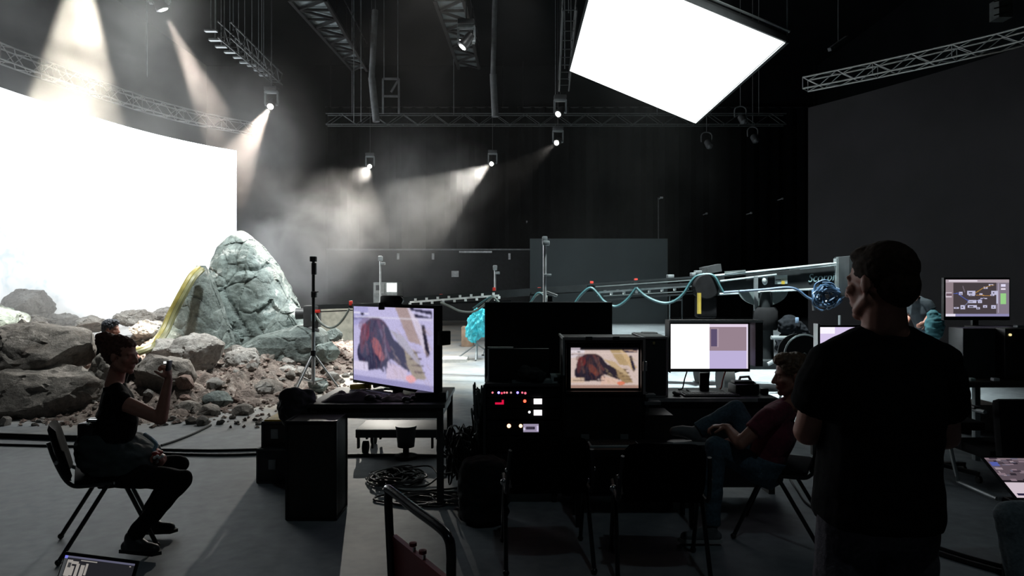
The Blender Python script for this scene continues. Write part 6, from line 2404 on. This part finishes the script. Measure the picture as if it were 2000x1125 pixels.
# deep rear box with panels
b = MB()
sd = V((0, .35, 0))
q = [CP(1398, 542), CP(1640, 518), CP(1640, 562), CP(1398, 578)]
MB().prism(q, sd * .6).build('rear_beam', CR, t, smooth=False)
b = MB()
for (a, c) in (((1372, 541), (1645, 513)), ((1404, 574), (1640, 562)), ((1560, 525), (1640, 517)), ((1405, 549), (1515, 536))):
    b.tube([CP(*a) - V((0, .04, 0)), CP(*c) - V((0, .04, 0))], .016, 8)
    b.tube([CP(*a) + V((0, .36, 0)), CP(*c) + V((0, .36, 0))], .016, 8)
b.bar(CP(1414, 532) - V((0, .03, 0)), CP(1455, 529) - V((0, .03, 0)), .08, .03)
b.build('beam_tubes', CRB, t)
MB().bar(CP(1474, 540) - V((0, .05, 0)), CP(1474, 640) - V((0, .05, 0)), .06, .04).build('upright_strut', GREYM, t)
MB().prism([CP(1372, 522), CP(1408, 515), CP(1410, 530), CP(1374, 536)], (0, .2, 0)).build('joint_box', DARK, t, smooth=False)
MB().bar(CP(1372, 524) - V((0, .03, 0)), CP(1372, 536) - V((0, .03, 0)), .03, .03).bar(CP(1381, 524) - V((0, .03, 0)), CP(1381, 536) - V((0, .03, 0)), .03, .03).build('joint_pins', STEEL, t)
for k, (x, y, w) in enumerate([(1309, 540, 8), (1355, 536, 9), (1242, 552, 5), (1363, 532, 4)]):
    MB().box(CP(x, y), (.1, .15, .06), None, .01).build('cable_clamp', GREYM, t)
for x, y in ((686, 592), (862, 579), (1053, 566), (1155, 554), (1241, 549), (965, 566)):
    MB().box(CP(x, y) - V((0, .03, 0)), (.055, .08, .085), None, .008).build('red_clamp', RED, t)
# perforated bright rails
for (x0, y0, x1, y1, n) in ((802, 590, 975, 577, 17), (1168, 571, 1352, 558, 16)):
    b = MB().bar(CP(x0, y0) - V((0, .09, 0)), CP(x1, y1) - V((0, .09, 0)), .012, .035)
    for k in range(n):
        p = CP(x0 + (x1 - x0) * k / (n - 1), y0 + (y1 - y0) * k / (n - 1)) - V((0, .09, 0))
        b.box(p + V((0, 0, .035 if k % 2 else -.035)), (.045, .02, .05))
    b.build('toothed_rail', mat('white_rail', (.72, .75, .75), .5), t)
# silver end frame, counterweight bucket
MB().bar(CP(1637, 505), CP(1637, 567), .10, .10).bar(CP(1634, 507), CP(1662, 507), .08, .08).build('end_frame', CRB, t)
MB().box(CP(1690, 540), (.75, .5, .62), None, .03).build('counterweight', CR, t)
# lettering, read off the beam
fc = bpy.data.curves.new('beam_lettering', 'FONT')
fc.body = 'Scorpio'
fc.size = .21
fc.extrude = .004
fc.shear = .25
fo = bpy.data.objects.new('beam_lettering', fc)
COL.objects.link(fo)
dgx = bpy.context.evaluated_depsgraph_get()
fm = bpy.data.meshes.new_from_object(fo.evaluated_get(dgx))
bpy.data.objects.remove(fo)
pl, pr_ = CP(1577, 551) - V((0, .012, 0)), CP(1640, 547) - V((0, .012, 0))
ux = (pr_ - pl).normalized()
wdt = max(v.co.x for v in fm.vertices)
sc_ = (pr_ - pl).length / wdt
Mx = Matrix((ux * sc_, V((0, 0, 1)) * sc_ * 1.25, V((ux.y, -ux.x, 0)) * 1.0)).transposed().to_4x4()
fm.transform(Matrix.Translation(pl) @ Mx)
fm.transform(WM[t.name].inverted())
fm.materials.clear()
fm.materials.append(mat('lettering_teal_grey', (.20, .30, .32), .5))
fo = bpy.data.objects.new('beam_lettering', fm)
COL.objects.link(fo)
fo.parent = t
WM[fo.name] = WM[t.name].copy()
# label plates on the beam
MB().prism([CP(1513, 538) - V((0, .02, 0)), CP(1537, 537) - V((0, .02, 0)), CP(1537, 554) - V((0, .02, 0)), CP(1513, 555) - V((0, .02, 0))], (0, .015, 0)).build('instruction_plate', mat('plate_grey', (.35, .42, .42), .5), t, smooth=False)
MB().box(CP(1528, 552) - V((0, .03, 0)), (.05, .01, .05)).build('yellow_sticker', mat('yellow_sticker', (.6, .42, .05), .5), t)
MB().prism([CP(1514, 546.2) - V((0, .025, 0)), CP(1524, 545.8) - V((0, .025, 0)), CP(1524, 547.2) - V((0, .025, 0)), CP(1514, 547.6) - V((0, .025, 0))], (0, .01, 0)).build('plate_gap', CR, t, smooth=False)
MB().ball(CP(1493, 547) - V((0, .02, 0)), (.05, .03, .08), 12, 8).build('round_badge', mat('badge_pale', (.5, .55, .55), .4), t)
# central gear cluster under the arm
MB().lathe(CP(1375, 560) + V((0, -.16, 0)), [(.0, 0), (.19, 0), (.21, .04), (.21, .2), (.18, .25), (0, .25)], 28, (0, 1, 0)).box(CP(1378, 600), (.32, .22, .35), None, .04).build('pivot_gear_box', FABRIC, t)
MB().tube([CP(1359, 572) + V((0, -.2, 0)), CP(1359, 612) + V((0, -.2, 0))], .035, 12).build('yellow_cylinder', mat('yellow_cylinder', (.45, .33, .06), .4), t)
# disc sector (quadrant) below the beam
ds = MB()
cpt = CP(1490, 566)
ring = [cpt + V((.40 * math.cos(PI + PI * k / 16), -.02, .26 * math.sin(PI + PI * k / 16))) for k in range(17)]
ds.prism(ring, (0, .03, 0))
ds.build('quadrant_plate', mat('quadrant_pale', (.12, .15, .15), .5), t, smooth=False)
# pedestal column and base
bx = CP(1495, 600)
MB().cone((bx.x, bx.y, .45), (bx.x, bx.y, zpx(570, bx.y)), .13, .10, 20).build('column', CR, t)
MB().lathe((bx.x, bx.y, .95), [(.17, 0), (.19, .05), (.19, .3), (.15, .36)], 20).box((bx.x + .02, bx.y - .14, 1.05), (.08, .06, .16), None, .02).build('column_head', FABRIC, t)
b = MB().box((bx.x, bx.y, .42), (.9, .7, .14), None, .03)
for (dx, dy) in ((-1, -1), (1, -1), (-1, 1), (1, 1)):
    b.bar((bx.x + dx * .3, bx.y + dy * .2, .42), (bx.x + dx * .85, bx.y + dy * .65, .36), .10, .10)
b.build('base_frame', CR, t)
for (dx, dy) in ((-1, -1), (1, -1), (-1, 1), (1, 1)):
    w = V((bx.x + dx * .85, bx.y + dy * .65, .24))
    MB().cone(w - V((.08, 0, 0)), w + V((.08, 0, 0)), .24, .24, 24).build('wheel', RUBBER, t)
b = MB()
for k, (dx, dz, rr) in enumerate(((.30, 1.02, .17), (.40, .90, .20), (.52, .78, .18), (.28, .72, .2), (.6, .62, .14), (.42, .62, .2))):
    b.ball((bx.x + dx, bx.y - .2 + .03 * (k % 3), dz), (rr, .18, rr), 14, 10)
remeshed(b, 'covered_controls', mat('cover_cloth', (.008, .009, .011), .95, spec=.05), t, .015, 2, wrinkle(9, .03, 4))
MB().box((bx.x + .34, bx.y - .4, 1.12), (.05, .03, .09), None, .01).build('blue_handle', mat('blue_grey_handle', (.2, .28, .4), .4), t)
b = MB()
b.tube([(bx.x - .1, bx.y - .5, .86), (bx.x + .95, bx.y - .5, .84)], .03, 8).tube([(bx.x + .95, bx.y - .5, .84), (bx.x + .95, bx.y - .5, 1.2)], .02, 8)
b.tube(spline([(bx.x - .15, bx.y - .5, .45), (bx.x + .4, bx.y - .5, .75), (bx.x + .75, bx.y - .5, .98), (bx.x + 1.1, bx.y - .45, .95)], 6), .03, 8)
b.build('push_bars', GREYM, t)
# camera head at the far tip
h = CP(610, 618)
MB().box(h, (.30, .22, .42), None, .04).cone(h + V((-.05, 0, .05)), h + V((-.30, -.02, .05)), .09, .11, 20).ball(h + V((.02, -.05, -.26)), (.13, .1, .09), 12, 8).build('camera_head', DARK, t)
MB().box(h + V((.06, -.13, -.02)), (.08, .05, .14), None, .02).build('pale_head_fitting', mat('blue_grey_fitting', (.25, .36, .42), .4), t)
MB().box(h + V((.12, -.1, .1)), (.12, .06, .06), None, .01).build('red_head_fitting', RED, t)
# cable loops
def loop(label_pts, m, r=.02, name='looping_cable'):
    MB().tube(spline([CP(*p) - V((0, .12, 0)) for p in label_pts], 7), r, 6).build(name, m, t)


GLC = mat('grey_green_cable', (.10, .12, .11), .5)
loop([(618, 612), (628, 628), (645, 639), (660, 636), (674, 622), (686, 602)], GLC, .022)
loop([(862, 590), (880, 598), (900, 607), (925, 608), (945, 596), (962, 580), (975, 590)], GLC, .022)
loop([(925, 602), (960, 580), (975, 592), (1000, 606), (1030, 596), (1050, 572), (1065, 580)], CTEAL, .02)
loop([(1120, 594), (1135, 574), (1152, 562), (1166, 574), (1178, 588), (1200, 598), (1222, 585), (1240, 562)], CTEAL, .024)
loop([(1240, 562), (1258, 578), (1285, 590), (1308, 590), (1330, 575), (1348, 548), (1362, 538), (1388, 538), (1402, 560), (1408, 571)], CTEAL, .026)
loop([(1036, 592), (1045, 578), (1060, 572), (1070, 584)], GLC, .018)
loop([(1408, 571), (1480, 566), (1540, 562), (1570, 580), (1585, 586), (1600, 583)], CBLUE, .022)
rz = random.Random(12)
b = MB()
for k in range(16):
    c0 = CP(1607, 577) + V((rz.uniform(-.08, .08), -.1, rz.uniform(-.06, .06)))
    pts = [c0 + V((math.cos(a * .9 + k) * rz.uniform(.08, .22), rz.uniform(-.08, .08), math.sin(a * .9 + k) * rz.uniform(.08, .2))) for a in range(7)]
    b.tube(spline(pts, 5), .015, 5)
b.build('blue_cable_coil', CBLUE, t)['kind'] = 'stuff'
MB().tube([CP(1583, 586) - V((0, .1, 0)), CP(1584, 606) - V((0, .1, 0))], .025, 8).build('pale_hook', STEEL, t)
# box frame hanging under the arm left of the gear box
b = MB()
for x in (1308, 1332):
    b.tube([CP(x, 575), CP(x, 625)], .012, 6)
b.tube([CP(1308, 625), CP(1362, 625)], .012, 6)
b.tube([CP(1332, 575) , CP(1332, 625)], .012, 6)
b.bar(CP(1312, 587), CP(1332, 586), .05, .03)
b.build('hanging_bracket', GREYM, t)

# monitor cart and wheel seen right of the crane base
Yx = 8.6
t = thing('cable_drum', 'large round black cable drum standing behind the seated man', 'drum', (xpx(1562, Yx), Yx, .0))
cz = zpx(690, Yx)
MB().lathe((xpx(1562, Yx), Yx - .12, cz), [(.0, 0), (.24, 0), (.24, .02), (.10, .03), (.10, .2), (.24, .21), (.24, .23), (0, .23)], 32, (0, 1, 0)).build('drum', BLACK, t)
b = MB()
for s in (-1, 1):
    b.tube([(xpx(1562, Yx) + s * .26, Yx - .15, 0), (xpx(1562, Yx), Yx - .15, cz)], .015, 6).tube([(xpx(1562, Yx) + s * .26, Yx + .15, 0), (xpx(1562, Yx), Yx + .15, cz)], .015, 6)
b.tube([(xpx(1562, Yx), Yx - .16, cz), (xpx(1562, Yx), Yx + .16, cz)], .02, 8).build('drum_stand', GREYM, t)
MB().tube([V((xpx(1562, Yx), Yx - .14, cz)) + V((.245 * math.cos(a * PI / 14), 0, .245 * math.sin(a * PI / 14))) for a in range(15)], .012, 6).build('pale_rim', CRB, t)

# ------------------------------------------------------------ light stands and poles
def tripod(label, px, ytop, Y, zleg, spread, m, ang=(0.3, 2.3, 4.4), r=.022, name='light_stand', head=None, z0=0.0):
    x = xpx(px, Y)
    zt = zpx(ytop, Y)
    t = thing(name, label, 'stand', (x, Y, z0))
    MB().tube([(x, Y, z0 + .25), (x, Y, zleg + .3)], r * 1.3, 10).build('lower_tube', m, t)
    MB().tube([(x, Y, zleg + .25), (x, Y, zt)], r * .8, 10).build('upper_tube', m, t)
    MB().cone((x, Y, zleg - .04), (x, Y, zleg + .04), r * 2, r * 2, 12).build('leg_collar', BLACKM, t)
    for a in ang:
        f_ = V((x + math.cos(a) * spread, Y + math.sin(a) * spread, z0 + .01))
        lg = MB().tube([(x, Y, zleg), f_], r * .7, 8).tube([V((x, Y, z0 + .28)), V((x, Y, zleg)).lerp(f_, .5)], r * .5, 6).build('leg', m, t)
        MB().ball(f_, r * 1.2, 8, 6).build('rubber_foot', RUBBER, lg)
    return t, x, zt


SIL = mat('silver_stand', (.5, .51, .52), .35, .7)
DKS = mat('dark_stand', (.03, .03, .032), .4, .4)
Yp = 9.7
t, x, zt = tripod('tall black-topped light stand in front of the tall rock', 612, 503, Yp, zpx(690, Yp), .5, SIL, (.0, 2.6, 4.3), r=.02)
MB().tube([(x, Yp, zpx(660, Yp)), (x, Yp, zt)], .022, 10).build('black_pole', DKS, t)
MB().box((x, Yp, zpx(506, Yp)), (.085, .08, .075), None, .01).box((x + .01, Yp, zpx(525, Yp)), (.06, .07, .17), None, .012).build('witness_camera', BLACK, t)
MB().box((x + .01, Yp, zpx(575, Yp)), (.07, .07, .09), None, .012).tube([(x, Yp - .03, zpx(571, Yp)), (x + .08, Yp - .03, zpx(570, Yp))], .008, 6).build('clamp_knob', BLACK, t)
Yp = 16
for (px, yt, lb) in ((743, 505, 'slim grey light stand rising behind the large monitor'), (967, 523, 'slim grey light stand behind the toothed rail')):
    t, x, zt = tripod(lb, px, yt, Yp, 1.0, .45, SIL, r=.028)
    MB().box((x, Yp, zt), (.1, .1, .12), None, .02).box((x + .05, Yp, zt - .12), (.12, .08, .06), None, .01).build('clamp_head', GREYM, t)
Yp = 10.5
t, x, zt = tripod('pale tall light stand in front of the grey panel', 1064, 463, Yp, 1.0, .5, SIL, r=.035)
MB().box((x, Yp, zt - .05), (.08, .08, .12), None, .012).box((x + .02, Yp - .02, zpx(475, Yp)), (.11, .08, .07), None, .015).box((x + .04, Yp - .02, zpx(537, Yp)), (.12, .05, .03), None, .008).build('clamp_head', GREYM, t)
p = P(1078, 574, 9.6)
st = MB().box(p, (.16, .1, .035), Matrix.Rotation(.35, 3, 'Y'), .01).build('clip_light', mat('pale_plastic', (.6, .62, .62), .4))
tag(st, 'small pale clip light on a short arm beside the pale light stand', 'light')
MB().box(p + V((-.03, 0, -.08)), (.07, .07, .1), None, .01).tube([p + V((-.03, 0, -.08)), V((p.x - .03, p.y, 0.02))], .02, 8).box((p.x - .03, p.y, .02), (.3, .3, .03), None, .01).build('arm_stand', BLACK, st)
# ------------------------------------------------------------ haze: real scattering, uneven in space
HAZE_GLOBAL = 1.0


def haze_material(name, base, blobs, scale=.62, aniso=.35):
    m = bpy.data.materials.new(name)
    m.use_nodes = True
    nt = m.node_tree
    nt.nodes.clear()
    out = nt.nodes.new('ShaderNodeOutputMaterial')
    vs = nt.nodes.new('ShaderNodeVolumeScatter')
    vs.inputs['Color'].default_value = (1, .985, .97, 1)
    vs.inputs['Anisotropy'].default_value = aniso
    tc = nt.nodes.new('ShaderNodeTexCoord')

    def mth(op, a, b, c=None):
        n = nt.nodes.new('ShaderNodeMath')
        n.operation = op
        for i, x in enumerate((a, b, c)):
            if x is None:
                continue
            if isinstance(x, (int, float)):
                n.inputs[i].default_value = x
            else:
                nt.links.new(x, n.inputs[i])
        return n.outputs[0]
    nz = nt.nodes.new('ShaderNodeTexNoise')
    nz.inputs['Scale'].default_value = scale
    nz.inputs['Detail'].default_value = 4.5
    nz.inputs['Roughness'].default_value = .6
    nz.inputs['Distortion'].default_value = .5
    nt.links.new(tc.outputs['Object'], nz.inputs['Vector'])
    mr = nt.nodes.new('ShaderNodeMapRange')
    mr.inputs['From Min'].default_value = .38
    mr.inputs['From Max'].default_value = .66
    mr.inputs['To Min'].default_value = .12
    mr.inputs['To Max'].default_value = 2.2
    nt.links.new(nz.outputs['Fac'], mr.inputs['Value'])
    total = mth('MULTIPLY', base, 1.0)
    for (c, r, d) in blobs:
        mp = nt.nodes.new('ShaderNodeVectorMath')
        mp.operation = 'SUBTRACT'
        nt.links.new(tc.outputs['Object'], mp.inputs[0])
        mp.inputs[1].default_value = c
        dv = nt.nodes.new('ShaderNodeVectorMath')
        dv.operation = 'DIVIDE'
        nt.links.new(mp.outputs[0], dv.inputs[0])
        dv.inputs[1].default_value = r
        ln = nt.nodes.new('ShaderNodeVectorMath')
        ln.operation = 'LENGTH'
        nt.links.new(dv.outputs[0], ln.inputs[0])
        fr = nt.nodes.new('ShaderNodeMapRange')
        fr.interpolation_type = 'SMOOTHSTEP'
        fr.inputs['From Min'].default_value = 1.0
        fr.inputs['From Max'].default_value = .25
        fr.inputs['To Min'].default_value = 0
        fr.inputs['To Max'].default_value = d
        nt.links.new(ln.outputs['Value'], fr.inputs['Value'])
        total = mth('ADD', total, fr.outputs[0])
    dens = mth('MULTIPLY', mth('MULTIPLY', total, mr.outputs[0]), HAZE_GLOBAL)
    nt.links.new(dens, vs.inputs['Density'])
    nt.links.new(vs.outputs[0], out.inputs['Volume'])
    m.cycles.volume_step_rate = .6
    return m


BLOBS = [
    ((-7.4, 11.2, 5.6), (2.6, 2.8, 4.4), .085),      # under the big overhead beam
    ((-6.6, 16.0, 5.4), (2.4, 4.0, 2.4), .026),
    ((-7.5, 20.5, 6.0), (1.4, 2.2, 2.2), .050),
    ((-6.9, 29.9, 6.6), (1.2, 1.6, 1.0), .035),
    ((-6.8, 25.0, 3.0), (3.6, 6.0, 3.2), .085),      # bright bank right of the tall rock
    ((-1.8, 28.4, 6.2), (1.6, 3.4, 1.6), .060),
    ((-3.0, 23.5, 4.2), (2.4, 7.0, 3.6), .040),
    ((-11.5, 18.0, 1.2), (5.0, 6.5, 2.6), .11),     # ground mist in front of the screen
]
hz = MB().boxc((-14.5, 8.0, .02), (3.0, 36.5, 10.5)).build('stage_haze', haze_material('stage_haze', .0006, BLOBS), smooth=False)
tag(hz, 'drifting pale haze hanging around the rocks and in the lamp beams', 'haze', kind='stuff')
